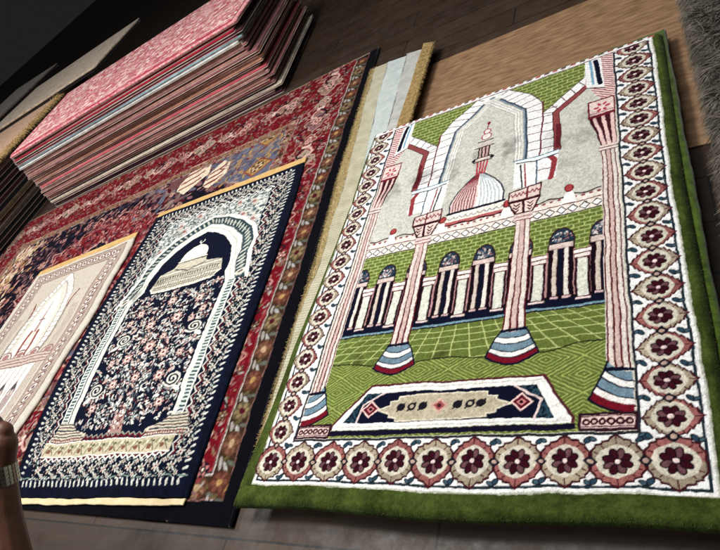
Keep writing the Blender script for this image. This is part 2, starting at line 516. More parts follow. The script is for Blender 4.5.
    for cu in (30.4, 67.2):
        w.poly([(cu - 2.6, 19.2), (cu, 16.9), (cu + 2.6, 19.2), (cu, 21.4)], lin(232, 200, 194))
        w.poly([(cu - 2.0, 19.2), (cu, 17.4), (cu + 2.0, 19.2), (cu, 20.9)], lin(96, 20, 40))
        w.poly([(cu - 1.1, 19.2), (cu, 18.2), (cu + 1.1, 19.2), (cu, 20.1)], lin(196, 130, 130))
        w.ell(cu, 19.2, .5, .4, lin(40, 14, 24))
    half = [(48.8, 22.4), (59.6, 22.0), (59.6, 21.0), (61.8, 20.8), (61.6, 19.9), (65.0, 18.8), (61.6, 17.6), (61.8, 16.9), (59.8, 16.7), (59.8, 15.9), (48.8, 15.8)]
    for f in (1, -1):
        p = [(48.8 + f * (x - 48.8), y) for x, y in half]
        w.poly(p, lin(184, 174, 152)); w.line(p, .35, lin(216, 208, 190))
    for u in (38.9, 41.7, 44.5, 52.9, 55.8, 58.4):
        w.ell(u, 19.3, 1.15, .95, INK, .3); w.line([(u - 1.0, 18.3), (u + .9, 20.2)], .4, INK)
        if u in (41.7, 55.8): w.ell(u, 19.3, .55, .45, lin(176, 166, 146))
    w.poly([(46.3, 19.3), (48.7, 17.4), (51.1, 19.3), (48.7, 21.2)], lin(206, 168, 156))
    w.poly([(47.2, 19.3), (48.7, 18.1), (50.2, 19.3), (48.7, 20.5)], lin(160, 90, 86)); w.ell(48.7, 19.3, .55, .5, MAROON)
    w.rect(19.8, 12.5, 78, 13.8, lin(26, 20, 44))
    w.line([(9.4, 11.6), (89, 11.6)], .5, lin(44, 44, 50))

    # ---- columns
    def shaft(c, v0, v1, hw0, hw1):
        w.poly([(c - hw0, v0), (c + hw0, v0), (c + hw1, v1), (c - hw1, v1)], lin(94, 26, 36))
        for k, col in ((-.62, lin(220, 206, 198)), (0, lin(206, 182, 174)), (.62, lin(222, 212, 204))):
            w.line([(c + k * hw0, v0), (c + k * hw1, v1)], hw0 * .42, col)
        w.line([(c + .31 * hw0, v0), (c + .31 * hw1, v1)], .3, lin(104, 36, 46))

    def foot(c, v0, hw, clip=None):
        # rings from the shaft down, sagging outlines
        rows = [(0, 1.5, SKYB), (1.5, 2.8, lin(236, 234, 230)), (2.8, 4.4, SKYB), (4.4, 5.5, lin(228, 226, 222)), (5.5, 6.8, BASEM)]
        wd = lambda d: hw + (d / 6.8) ** .8 * (hw * 1.10)
        def band(d0, d1):
            top = []; bot = []
            for i in range(13):
                x = -1 + i / 6
                sag = (1 - x * x)
                top.append((c + x * wd(d0), v0 - d0 - sag * (.6 + .24 * d0))); bot.append((c + x * wd(d1), v0 - d1 - sag * (.6 + .24 * d1)))
            return top + bot[::-1]
        for d0, d1, col in rows:
            p = band(d0, d1)
            w.poly(p, col)
            w.line(p[13:], .55, NAVY)
            w.line([p[0], p[25]], .4, NAVY); w.line([p[12], p[13]], .4, NAVY)
        w.line([(c - hw, v0), (c + hw, v0)], .8, NAVY)

    def zigcap(c):
        # abacus, block, capital of the inner columns
        s = 1 if c < M else -1
        w.poly([(c - 7.2, 88), (c - 6.2, 97.8), (c + 4.2, 98.6), (c + 4.0, 87)] if s > 0 else [(c + 7.2, 88), (c + 6.2, 97.8), (c - 4.2, 98.6), (c - 4.0, 87)], WHITE)
        w.line([(c - s * 6.9, 88), (c - s * 7.6, 95.5), (c - s * 6.4, 97.6)], 1.5, lin(150, 64, 68))
        w.line([(c - s * 2.9, 86.5), (c - s * 2.6, 98)], .45, lin(70, 100, 118))
        w.line([(c + s * 1.1, 87), (c + s * 2.2, 97.4)], .5, INK); w.line([(c + s * .1, 87), (c + s * .9, 97.4)], .45, lin(150, 60, 70))
        w.line([(c - s * 6.8, 92.5), (c - s * 2.8, 92.8)], .35, lin(110, 60, 66))
        w.poly([(c - s * 8.8, 99.8), (c - s * 2.5, 99.2), (c + s * 4.6, 100.0), (c + s * 3.6, 98.8), (c - s * 2.5, 97.8), (c - s * 8.3, 98.0)], lin(232, 240, 240))
        w.line([(c - s * 8.8, 99.8), (c - s * 2.5, 99.3), (c + s * 4.6, 100.1)], .4, lin(70, 116, 134))
        w.line([(c - s * 8.3, 98.0), (c - s * 2.5, 97.4), (c + s * 3.6, 98.6)], .45, lin(50, 70, 86))
        w.poly([(c - 5.0, 81.5), (c - 5.1, 86), (c + 4.6, 87.4), (c + 4.3, 82)], MAROON)
        w.poly([(c - 4.5, 82.0), (c - 4.6, 85.6), (c + 4.1, 86.8), (c + 3.9, 82.4)], lin(220, 202, 194))
        for k in range(7):
            u = c - 4.2 + k * 1.22
            w.line([(u, 84.6 + k * .12), (u + .6, 83.4 + k * .12), (u + 1.2, 84.6 + k * .12)], .35, lin(140, 60, 70))
        w.line([(c - .6 * s, 81.8), (c - .6 * s, 86.6)], .5, lin(110, 40, 50))
        w.poly([(c - 4.9, 81.6), (c + 4.5, 82), (c + 2.6, 76.2), (c - 2.6, 76.2)], lin(60, 22, 32))
        w.poly([(c - 4.2, 81.0), (c - .9, 81.1), (c - .7, 76.7), (c - 2.1, 76.7)], lin(228, 204, 196)); w.poly([(c - .2, 81.1), (c + 3.8, 81.4), (c + 2.2, 76.7), (c + .1, 76.7)], lin(232, 208, 200))
        for u0 in (c - 2.3, c + 1.5):
            for k in range(3):
                w.line([(u0 - .8 + k * .1, 80.4 - k * 1.2), (u0, 79.6 - k * 1.2), (u0 + .8 - k * .1, 80.4 - k * 1.2)], .42, lin(70, 24, 34))
        for v in (74.2, 75.5):
            w.rect(c - 2.5, v - .5, c + 2.5, v + .5, lin(224, 204, 198)); w.line([(c - 2.5, v - .6), (c + 2.5, v - .6)], .32, lin(130, 44, 56))
    for c in (34.0, 64.2):
        shaft(c, 37, 74, 2.75, 2.0)
        foot(c - .1, 37.6, 2.9)
        zigcap(c)
    for s in (1, -1):
        f = (lambda p: p) if s == 1 else mir
        def X(u): return u if s == 1 else 2 * M - u
        cx = X(12.2)
        w.poly(f([(9.8, 24), (14.4, 24), (14.2, 94), (9.8, 94)]), lin(226, 214, 206))
        shaft(cx, 24.6, 94, 2.0, 1.8)
        w.line(f([(9.9, 20), (9.9, 112)]), .5, lin(212, 208, 196))
        # capital
        w.poly(f([(10.2, 95), (13.8, 95), (17.2, 110), (10.0, 110)]), MAROON)
        for a, b in ((10.8, 10.9), (12.0, 13.3), (13.1, 15.6)):
            w.line(f([(a, 95.4), (b, 109.6)]), .95, lin(226, 196, 190))
        for v in (94.0, 95.4):
            w.rect(min(X(9.8), X(14.4)), v - .5, max(X(9.8), X(14.4)), v + .5, lin(224, 206, 200)); w.line(f([(9.8, v - .6), (14.4, v - .6)]), .35, MAROON)
        w.poly(f([(9.9, 110), (17.4, 110), (17.6, 118.4), (9.9, 118.4)]), lin(120, 40, 52))
        w.poly(f([(10.3, 111.2), (16.9, 111.2), (17.1, 117.8), (10.3, 117.8)]), lin(222, 202, 196))
        for i in range(6):
            an = i * math.pi / 3
            w.ell(X(13.6) + 1.6 * math.cos(an), 114.4 + 1.6 * math.sin(an), .8, .5, lin(176, 76, 88), an)
        w.line(f([(10, 112), (17, 112)]), .3, lin(150, 60, 70))
        # foot, clipped by the frame on the outer side
        rows = [(0, 1.9, SKYB), (1.9, 3.4, lin(240, 238, 232)), (3.4, 5.4, SKYB), (5.4, 7.0, lin(238, 232, 226)), (6.6, 8.4, BASEM)]
        wd = lambda d: 4.2 + (d / 9.2) ** 1.1 * 4.0
        for d0, d1, col in rows:
            top = [(10.0 + wd(d0) * k / 8, 25.2 - d0 - 1.4 + 3.0 * (k / 8) ** 2) for k in range(9)]
            bot = [(10.0 + wd(d1) * k / 8, 25.2 - d1 - 1.4 + 3.2 * (k / 8) ** 2) for k in range(9)]
            w.poly(f(top + bot[::-1]), col); w.line(f(bot), .5, NAVY); w.line(f([top[8], bot[8]]), .4, NAVY)
        w.line(f([(10, 24.4), (14.4, 25.2)]), .8, NAVY)
        # ring box
        w.poly(f([(9.6, 12.0), (19.9, 12.0), (19.9, 15.8), (9.6, 15.8)]), lin(54, 26, 36))
        w.poly(f([(10.1, 12.6), (19.3, 12.6), (19.3, 15.2), (10.1, 15.2)]), lin(226, 200, 194))
        for k in range(6):
            u = X(11.0 + k * 1.48)
            w.ell(u, 13.9, .74, .74, lin(62, 20, 32)); w.ell(u, 13.9, .34, .3, lin(214, 186, 180))
        w.line(f([(10.1, 12.9), (19.3, 12.9)]), .25, MAROON); w.line(f([(10.1, 15.0), (19.3, 15.0)]), .25, MAROON)

    # ---- top border, only its first rows show before the rug bends down
    w.rect(0, 141.3, 100, 150, WHITE)
    w.line([(2, 141.5), (98, 141.5)], .4, lin(96, 60, 66))
    for k in range(34):
        u = 3 + k * 2.9
        w.poly([(u, 142.4), (u + 1.7, 142.4), (u + 2.2, 144.0), (u + .4, 144.2)], lin(176, 104, 104) if k % 2 else lin(120, 96, 92))
    w.line([(0, 145), (100, 145)], .5, lin(60, 60, 60))
    # ---- grey blotches: shading of pile brushed the other way, painted into the colour
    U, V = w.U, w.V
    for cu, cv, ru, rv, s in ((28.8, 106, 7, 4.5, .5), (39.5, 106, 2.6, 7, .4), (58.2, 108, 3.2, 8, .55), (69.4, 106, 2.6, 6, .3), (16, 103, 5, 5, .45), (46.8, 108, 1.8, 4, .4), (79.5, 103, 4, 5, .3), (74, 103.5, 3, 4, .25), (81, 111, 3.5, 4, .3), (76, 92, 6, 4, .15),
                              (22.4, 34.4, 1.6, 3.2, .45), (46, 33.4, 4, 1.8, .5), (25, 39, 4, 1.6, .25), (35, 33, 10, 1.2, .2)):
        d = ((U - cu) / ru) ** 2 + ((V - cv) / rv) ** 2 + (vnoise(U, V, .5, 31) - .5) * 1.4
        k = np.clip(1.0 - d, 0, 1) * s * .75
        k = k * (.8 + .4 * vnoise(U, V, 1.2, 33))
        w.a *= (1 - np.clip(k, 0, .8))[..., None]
    return w


def bricks(w, p, ph, pw):
    def f(U, V, c):
        row = np.floor(V / ph)
        x = (U + (row % 2) * pw / 2) % pw
        k = ((V % ph) < ph * .24) | (x < .34)
        return np.where(k[:, None], np.array(lin(170, 182, 116), np.float32), np.array(GREEN, np.float32))
    w.fillf(p, f)


def speck(col):
    def f(U, V, c):
        k = vnoise(U, V, 2.6, 44) > .52
        return np.where(k[:, None], np.array(col, np.float32), np.array(lin(20, 34, 48), np.float32))
    return f


GZ = 0.062                                   # height of the green rug's top
GS = (1 - GZ / H) * .85 / 1.5


def green_place(U, V):
    Uo = np.where(U < 0, U * (1 - .62 * np.clip(V / 144, 0, 1)), U)
    # gentle sway of the edges
    s = .35 * np.sin(V * .075 + 1.0) * np.clip((10 - U) / 12, 0, 1) + .3 * np.sin(V * .06) * np.clip((U - 90) / 10, 0, 1)
    t = .5 * np.sin(U * .085 + .4) * np.clip((6 - V) / 8, 0, 1)
    X = (-1.567 + (Uo + s) / 100 * 1.464) * GS
    Y = (.609 + (V + t) / 100 * 1.464) * GS
    return X, Y


def green_z(U, V):
    z = np.full(U.shape, GZ)
    z += .0035 * (vnoise(U, V, .045, 71) - .5) + .0022 * (vnoise(U, V, .12, 72) - .5)
    z -= .0030 * np.exp(-((V - 105.5 - .04 * (U - 30)) / 2.2) ** 2) * np.clip((42 - U) / 10, 0, 1)
    z -= .026 * np.clip((V - 143.2) / 4.3, 0, 1) ** 1.3
    e = np.minimum(np.minimum(U + 5, 102.6 - U), V + 4.6)
    z -= .011 * np.clip(1 - e / 1.6, 0, 1) ** 2
    z -= .018 * np.clip(-U / 5, 0, 1) ** 1.5 * np.clip(V / 60, 0, 1)
    return z


# ------------------------------------------------------------------ geometry helpers
def slab(pts, z0, z1, seg=.012, round_=.35, wob=.0015, seed=0, ins=0.0):
    """closed slab over a polygon outline (counter-clockwise), soft rounded rim, subdivided along the outline"""
    r = random.Random(seed)
    P = []
    n = len(pts)
    for i in range(n):
        a = Vector(pts[i][:2]); b = Vector(pts[(i + 1) % n][:2])
        k = max(1, int((b - a).length / seg))
        for j in range(k):
            P.append(a.lerp(b, j / k))
    m = len(P)
    ctr = sum(P, Vector((0, 0))) / m
    nrm = []
    for i in range(m):
        t = P[(i + 1) % m] - P[i - 1]
        nrm.append(Vector((t.y, -t.x)).normalized())
    wv = [r.uniform(-1, 1) for _ in range(m)]
    wv = [(wv[i - 1] + wv[i] + wv[(i + 1) % m]) / 3 * wob + .6 * wob * math.sin(i * .21 + seed) for i in range(m)]
    th = z1 - z0
    prof = [(-th * round_, 0), (-th * round_ * .3, th * .12), (0, th * .38), (0, th * .66), (-th * round_ * .3, th * .9), (-th * round_, th)]
    bm = bmesh.new()
    rings = []
    for o, z in prof:
        rings.append([bm.verts.new((p.x + q.x * (o + e - ins), p.y + q.y * (o + e - ins), z0 + z)) for p, q, e in zip(P, nrm, wv)])
    for A, B in zip(rings[:-1], rings[1:]):
        for i in range(m):
            f = bm.faces.new((A[i], A[(i + 1) % m], B[(i + 1) % m], B[i])); f.smooth = True
    bm.faces.new(rings[-1]); bm.faces.new(rings[0][::-1])
    bmesh.ops.recalc_face_normals(bm, faces=bm.faces)
    me = bpy.data.meshes.new('slab'); bm.to_mesh(me); bm.free()
    return me


def blades(roots, dirs, length, width, droop=.4, seed=0, segs=2, spread=.5):
    """many small tapering tufts in one mesh (returns mesh); roots, dirs arrays"""
    r = np.random.default_rng(seed)
    n = len(roots)
    roots = np.asarray(roots, float); dirs = np.asarray(dirs, float)
    d = dirs + r.normal(0, spread, (n, 3)); d /= np.linalg.norm(d, axis=1)[:, None]
    L = length * r.uniform(.6, 1.25, n)[:, None]
    side = np.cross(d, r.normal(0, 1, (n, 3))); side /= np.linalg.norm(side, axis=1)[:, None]
    co = []; W = width
    p = roots.copy(); dd = d.copy()
    rows = []
    for k in range(segs + 1):
        ww = W * (1 - .75 * k / segs)
        rows.append((p - side * ww, p + side * ww))
        dd = dd + np.array([0, 0, -droop / segs]); dd /= np.linalg.norm(dd, axis=1)[:, None]
        p = p + dd * L / segs
    V = np.stack([x for a in rows for x in a], 1)         # n, 2*(segs+1), 3
    m = V.shape[1]
    base = (np.arange(n) * m)[:, None]
    q = np.concatenate([base + np.array([[2 * k, 2 * k + 1, 2 * k + 3, 2 * k + 2]]) for k in range(segs)], 1).reshape(-1, 4)
    return mesh_np('tufts', V.reshape(-1, 3), q, smooth=False), m, n


def quadmap(bl, br, tr, tl):
    bl, br, tr, tl = [np.array(p[:2], float) for p in (bl, br, tr, tl)]
    def P(s, t):
        return (bl * (1 - s) + br * s) * (1 - t) + (tl * (1 - s) + tr * s) * t
    return P


def lift(p, z):
    k = 1 - z / H
    return (p[0] * k, p[1] * k)


# ================================================================== SETTING
def floor_mat():
    m, nt, b = new_mat('dark_brown_boards')
    tc = nt.nodes.new('ShaderNodeTexCoord')
    mp = nt.nodes.new('ShaderNodeMapping'); mp.inputs['Scale'].default_value = (1.2, 9, 1)
    nt.links.new(tc.outputs['Object'], mp.inputs['Vector'])
    n = nt.nodes.new('ShaderNodeTexNoise'); n.inputs['Scale'].default_value = 6; n.inputs['Detail'].default_value = 8
    nt.links.new(mp.outputs['Vector'], n.inputs['Vector'])
    cr = nt.nodes.new('ShaderNodeValToRGB')
    cr.color_ramp.elements[0].color = (*lin(34, 25, 18), 1); cr.color_ramp.elements[1].color = (*lin(74, 55, 38), 1)
    nt.links.new(n.outputs['Fac'], cr.inputs['Fac'])
    br = nt.nodes.new('ShaderNodeTexBrick'); br.inputs['Scale'].default_value = 1.0
    br.inputs['Brick Width'].default_value = .9; br.inputs['Row Height'].default_value = .12; br.inputs['Mortar Size'].default_value = .0025
    br.inputs['Color1'].default_value = (1, 1, 1, 1); br.inputs['Color2'].default_value = (.72, .72, .72, 1); br.inputs['Mortar'].default_value = (.12, .12, .12, 1)
    nt.links.new(tc.outputs['Object'], br.inputs['Vector'])
    mx = nt.nodes.new('ShaderNodeMixRGB'); mx.blend_type = 'MULTIPLY'; mx.inputs['Fac'].default_value = 1
    nt.links.new(cr.outputs['Color'], mx.inputs['Color1']); nt.links.new(br.outputs['Color'], mx.inputs['Color2'])
    nt.links.new(mx.outputs['Color'], b.inputs['Base Color'])
    n3 = nt.nodes.new('ShaderNodeTexNoise'); n3.inputs['Scale'].default_value = 14; n3.inputs['Detail'].default_value = 10; n3.inputs['Roughness'].default_value = .75
    nt.links.new(tc.outputs['Object'], n3.inputs['Vector'])
    mr = nt.nodes.new('ShaderNodeMapRange'); mr.inputs['From Min'].default_value = .35; mr.inputs['From Max'].default_value = .7; mr.inputs['To Min'].default_value = .42; mr.inputs['To Max'].default_value = .8
    nt.links.new(n3.outputs['Fac'], mr.inputs['Value']); nt.links.new(mr.outputs['Result'], b.inputs['Roughness'])
    bp = nt.nodes.new('ShaderNodeBump'); bp.inputs['Strength'].default_value = .3; bp.inputs['Distance'].default_value = .002
    nt.links.new(n3.outputs['Fac'], bp.inputs['Height']); nt.links.new(bp.outputs['Normal'], b.inputs['Normal'])
    return m


me = bpy.data.meshes.new('floor')
me.from_pydata([(-14, -6, 0), (12, -6, 0), (12, 16, 0), (-14, 16, 0)], [], [(0, 1, 2, 3)])
tag(link('floor', me, floor_mat()), kind='structure')


# ================================================================== LARGE RED CARPET
RC = [(-3.52, .272), (-.906, .262), (-1.056, 2.225), (-3.725, 1.975)]      # bl br tr tl on the floor
RCW, RCH = 262.0, 190.0                                                     # cm
rcP = quadmap(*[lift(p, .010) for p in RC])


def carpet_pattern():
    w = Weave(0, RCW, 0, RCH, 3.3, wob=.28, wf=.6, seed=51)
    R = random.Random(5)
    RED = lin(112, 18, 32); REDB = lin(122, 34, 42); TAN = lin(140, 112, 88); BROWN = lin(64, 46, 34)
    PK = lin(192, 150, 142); IV = lin(216, 202, 180); DN = lin(22, 20, 34); BG = lin(104, 106, 122); GO = lin(168, 136, 88)
    RU = lin(112, 62, 46); MV = lin(134, 98, 100); OL = lin(98, 88, 58); GYL = lin(158, 152, 146); WI = lin(78, 22, 34); SL = lin(66, 66, 84)
    w.a[:] = np.array(DN, np.float32)

    def fl(x, y, r, c0, c1, c2, n=6, a0=None):
        a0 = R.random() * 3 if a0 is None else a0
        w.ell(x, y, r * 1.05, r * 1.0, R.choice([DN, WI, BROWN]))
        for i in range(n):
            a = a0 + i * 2 * math.pi / n
            w.ell(x + math.cos(a) * r * .62, y + math.sin(a) * r * .62, r * .38, r * .26, c0, a)
        w.ell(x, y, r * .42, r * .42, c1); w.ell(x, y, r * .2, r * .2, c2)

    def leaf(x, y, r, a, c, c2=None):
        w.ell(x, y, r, r * .4, c, a)
        if c2: w.ell(x, y, r * .6, r * .18, c2, a)

    def busy(cx, cy, rx, ry, n, cs, s=(.6, 1.6)):
        for k in range(n):
            a = R.random() * 6.28; q = math.sqrt(R.random())
            leaf(cx + rx * q * math.cos(a), cy + ry * q * math.sin(a), R.uniform(*s), R.random() * 3.14, R.choice(cs))
    # field: mottled small flowers and stems over dark blue
    cols = [MV, PK, lin(106, 58, 64), lin(150, 116, 110), lin(122, 90, 96), lin(84, 66, 78), SL, WI, DN, DN]
    for k in range(9500):
        x, y = R.uniform(30, RCW - 30), R.uniform(30, RCH - 26)
        if vnoise(np.array([x]), np.array([y]), .11, 77)[0] < .40 and R.random() < .8: continue
        leaf(x, y, R.uniform(.6, 1.9), R.gauss(.9, .7), R.choice(cols))
    for k in range(150):
        x, y = R.uniform(34, RCW - 40), R.uniform(30, RCH - 30)
        fl(x, y, R.uniform(1.8, 3.4), R.choice([PK, MV, lin(170, 130, 124)]), R.choice([REDB, TAN, DN]), PK)

    def star(cx, cy, r, col, edge, n=8, sx=1.0, ew=.8):
        p = []
        for i in range(n * 6):
            a = i * 2 * math.pi / (n * 6)
            q = r * (1.0, .86, .88, .74, .88, .86)[i % 6]
            p.append((cx + q * math.cos(a) * sx, cy + q * math.sin(a)))
        w.poly(p, col); w.line(p, ew, edge, True)
    # star medallion under the prayer rugs
    star(126, 100, 50, WI, PK, 10); star(126, 100, 46, REDB, lin(176, 110, 104), 10)
    busy(126, 100, 45, 45, 3600, [PK, lin(166, 118, 112), MV, DN, DN, lin(110, 60, 66), lin(160, 84, 82), RED, RED, REDB, MV, lin(172, 108, 100), WI])
    star(126, 100, 26, DN, PK, 8); busy(126, 100, 25, 25, 600, [MV, PK, lin(96, 74, 92), DN])
    star(152, 44, 17, lin(150, 74, 72), PK, 8); busy(152, 44, 16, 16, 260, [PK, DN, lin(180, 116, 104), WI, MV])
    star(160, 60, 9, DN, PK, 6); fl(160, 60, 6, lin(196, 124, 116), REDB, IV)
    fl(158, 30, 7, GO, TAN, IV); fl(150, 24, 5, PK, REDB, IV)
    # corner pieces: blue grey with golden lozenges, then ivory palmettes
    for yy, s in ((152, 1), (38, -1)):
        for k in range(260):                      # pinkish grey ground between
            leaf(RCW - R.uniform(33, 118), yy + s * R.uniform(-22, 15), R.uniform(1.2, 3.4), R.random() * 3.14, R.choice([BG, MV, lin(122, 84, 84), lin(126, 110, 104), WI, lin(150, 128, 118)]))
        cp = [(RCW - 36, yy + 15 * s), (RCW - 60, yy + 15 * s), (RCW - 74, yy + 8 * s), (RCW - 80, yy - 4 * s), (RCW - 66, yy - 18 * s), (RCW - 52, yy - 24 * s), (RCW - 36, yy - 44 * s)]
        w.poly(cp, BG); w.line(cp, .8, lin(160, 140, 132), True)
        busy(RCW - 56, yy - 4 * s, 22, 18, 620, [GO, lin(150, 128, 110), BG, lin(90, 92, 110), lin(122, 122, 134), lin(112, 56, 60), lin(84, 82, 98), lin(126, 104, 102)], (.8, 2.2))
        for gx, gy, gr in ((RCW - 45, yy + 4 * s, 10), (RCW - 62, yy + 6 * s, 7), (RCW - 45, yy - 18 * s, 7)):
            p = [(gx - gr, gy), (gx, gy - gr * .8), (gx + gr, gy), (gx, gy + gr * .8)]
            w.poly(p, GO); w.line(p, .8, lin(132, 74, 58), True)
            busy(gx, gy, gr * .6, gr * .5, 30, [OL, lin(190, 164, 122), RU, TAN], (.5, 1.2)); fl(gx, gy, gr * .4, lin(196, 172, 136), lin(110, 62, 54), TAN)
        # ivory blocks barred with red, the pale part by the golden hem
        for bx, by, bw, bh, n in ((RCW - 86, yy - 2 * s, 9, 14, 4), (RCW - 70, yy - 10 * s, 6, 9, 3), (RCW - 94, yy + 9 * s, 6, 7, 2)):
            p = [(bx - bw, by - bh * .6), (bx - bw * .2, by - bh), (bx + bw, by - bh * .3), (bx + bw * .8, by + bh * .6), (bx, by + bh), (bx - bw * .9, by + bh * .5)]
            w.poly(p, IV)
            for k in range(n):
                y0 = by - bh * .6 + k * bh * 1.3 / n
                w.line([(bx - bw * .8, y0), (bx + bw * .1, y0 + 1.2), (bx + bw * .5, y0 + 3.0)], 1.3, lin(132, 66, 66))
            busy(bx + bw * .6, by + bh * .4, 3.5, 3.5, 16, [BROWN, MV, lin(150, 84, 80)], (.5, 1.1))
        w.curve(lambda t: (RCW - 80 + 10 * t, yy + s * (8 + 4 * math.sin(t * 7))), 0, 1, 14, 1.6, IV)
        w.curve(lambda t: (RCW - 102 + 9 * t, yy + s * (4 + 6 * t + 3 * math.sin(t * 6))), 0, 1, 14, 1.4, IV)
        fl(RCW - 76, yy + 4 * s, 4, MV, BROWN, IV)
        w.poly([(RCW - 96, yy - 8 * s), (RCW - 104, yy - 4 * s), (RCW - 98, yy + 9 * s), (RCW - 91, yy + 3 * s)], lin(112, 76, 78))
    # ivory and peach band along the left field edge
    for k in range(900):
        x = R.gauss(46, 8); y = R.uniform(26, RCH - 26)
        if x < 32: continue
        leaf(x, y, R.uniform(.8, 2.6), R.gauss(1.2, .5), R.choice([IV, PK, GO, lin(196, 160, 136), lin(160, 104, 96), lin(206, 186, 160)]))

    # ---- borders
    def frame(d0, d1, col):
        w.rect(d0, d0, RCW - d0, d1, col); w.rect(d0, RCH - d1, RCW - d0, RCH - d0, col)
        w.rect(d0, d0, d1, RCH - d0, col); w.rect(RCW - d1, d0, RCW - d0, RCH - d0, col)
    frame(0, 4.6, lin(12, 12, 20))
    w.rect(0, RCH - 1.4, RCW - 3.4, RCH, lin(140, 122, 106)); w.rect(0, 3.4, 1.4, RCH, lin(140, 122, 106))
    frame(4.6, 10.4, BROWN)
    frame(11.2, 31.5, RED)
    frame(32.4, 36.5, TAN)
    # the far and left sides are woven without the dark guard
    w.rect(1.6, RCH - 10.8, RCW - 10.6, RCH - 1.6, RED); w.rect(1.6, 10.6, 10.8, RCH - 1.6, RED)
    for d, c, t in ((10.6, lin(186, 176, 168), .4), (11.2, lin(140, 66, 66), .35), (4.7, lin(130, 96, 90), .4), (32, PK, .5), (36.6, GYL, .5)):
        w.line([(d, d), (RCW - d, d), (RCW - d, RCH - d), (d, RCH - d)], t, c, True) if d > 20 else w.line([(10.5, d), (RCW - d, d), (RCW - d, RCH - 2)], t, c)

    def vines(fn, L, c0, amp, n_leaf, d0, d1):
        mott = [lin(140, 60, 64), lin(160, 120, 112), WI, lin(150, 96, 90), TAN, MV, RED, RED, lin(92, 30, 38), OL, GYL]
        for i in range(int(L * n_leaf)):           # mottling of little leaves
            s = R.uniform(0, L); d = R.uniform(d0, d1); x, y = fn(s, d)
            leaf(x, y, R.uniform(.4, 1.2), R.random() * 3.14, R.choice(mott))
        for ph, c, wd in ((0, lin(178, 132, 124), .6), (math.pi, lin(40, 26, 34), .7)):
            prev = None
            for i in range(int(L * 1.2)):
                s = i / 1.2; q = fn(s, c0 + amp * math.sin(s * 2 * math.pi / 26.0 + ph) + 1.2 * math.sin(s * 1.3))
                if prev: w.line([prev, q], wd, c)
                prev = q
        for i in range(int(L / 26) + 1):           # palmettes
            for off, r_, cs in ((14, 1.0, i), (1, .62, i + 1)):
                s = off + i * 26.0; x, y = fn(s, c0)
                sh = [(-1, 0), (-.8, .22), (-.62, .5), (-.3, .55), (-.22, .85), (0, 1), (.22, .85), (.3, .55), (.62, .5), (.8, .22)]
                sh = sh + [(-a, -b) for a, b in sh]
                p = [fn(s + a * 7.4 * r_, c0 + b * 6.2 * r_) for a, b in sh]
                w.poly(p, [lin(150, 120, 104), MV, lin(160, 144, 128), lin(140, 78, 76)][cs % 4]); w.line(p, .38, lin(186, 160, 146), True)
                busy(x, y, 5 * r_, 4 * r_, 26, [OL, lin(176, 128, 120), BROWN, IV, WI, DN], (.35, .9))
                fl(x, y, 3.0 * r_, PK, [DN, REDB][cs % 2], IV, 8)
            s = 7.5 + i * 26.0                      # hooked ivory and black leaves
            for sg in (1, -1):
                h = [fn(s + a, c0 + sg * b) for a, b in ((-3, -1), (-1, 2.4), (1.4, 3.6), (3.4, 2.6), (3.8, .8))]
                w.line(h, 1.0, [lin(206, 170, 160), lin(28, 22, 32)][(i + (sg > 0)) % 2])
                x, y = h[0]; w.ell(x, y, 1.1, .8, lin(214, 190, 178))
        for i in range(int(L / 6.5)):
            x, y = fn(3 + i * 6.5, (d0 + 2.2) if i % 2 else (d1 - 2.2))
            fl(x, y, R.uniform(1.2, 2.0), R.choice([PK, TAN, lin(166, 110, 106), MV]), R.choice([REDB, DN, BROWN]), IV, 5)

    def side(fn, length, off):
        """fn(s, d): s along the side, d from the outer edge"""
        s = off; k = 0
        while s < length - 4:                      # small flowers of the brown guard
            x, y = fn(s, 7.6)
            w.ell(x, y, 2.9, 2.7, [lin(88, 52, 42), lin(94, 82, 62), lin(92, 62, 48)][k % 3])
            for i in range(6):
                a = i * 1.047 + k; w.ell(x + 1.6 * math.cos(a), y + 1.6 * math.sin(a), .9, .6, [lin(116, 74, 60), lin(134, 116, 86), lin(120, 84, 66)][k % 3], a)
            w.ell(x, y, .9, .9, [GO, WI, lin(176, 150, 120)][k % 3])
            for dd in (-1, 1):
                x, y = fn(s + 4.2, 7.6 + dd * 1.7); w.ell(x, y, 1.4, .5, GYL if dd > 0 else lin(96, 98, 88), .8 + dd)
            x, y = fn(s + 5.2, 7.4); w.ell(x, y, 1.5, .5, lin(164, 162, 158), 2.2)
            x, y = fn(s + 3.2, 7.8); w.ell(x, y, 1.0, .5, OL, .4)
            s += 8.4; k += 1
        vines(fn, length - (32 if length > 200 else 4), 21, 6.6, 16.0, 11.6, 37)
        for i in range(int(length / 3.1)):
            x, y = fn(i * 3.1 + 2, 34.4); w.ell(x, y, 1.1, .9, [lin(112, 40, 44), BROWN, lin(170, 150, 126), MV][i % 4])
    side(lambda s, d: (s, d), RCW, 5)
    vines(lambda s, d: (max(2.0, d - 6), s), RCH - 30, 21, 6.5, 16.0, 9, 42)
    for d in range(3): pass
    vines(lambda s, d: (s, RCH + 5.0 - d), RCW - 34, 21, 6.5, 16.0, 7, 42.5)
    side(lambda s, d: (RCW - d, RCH - s), RCH, 5)
    w.rect(RCW - 4.6, 0, RCW, RCH, lin(12, 12, 20)); w.rect(0, 0, RCW, 4.4, lin(12, 12, 20))
    return w


red = empty('persian_carpet', (-2.3, 1.1, 0))
tag(red, 'large red and navy floral carpet with a black edge lying under the two prayer rugs', 'carpet')


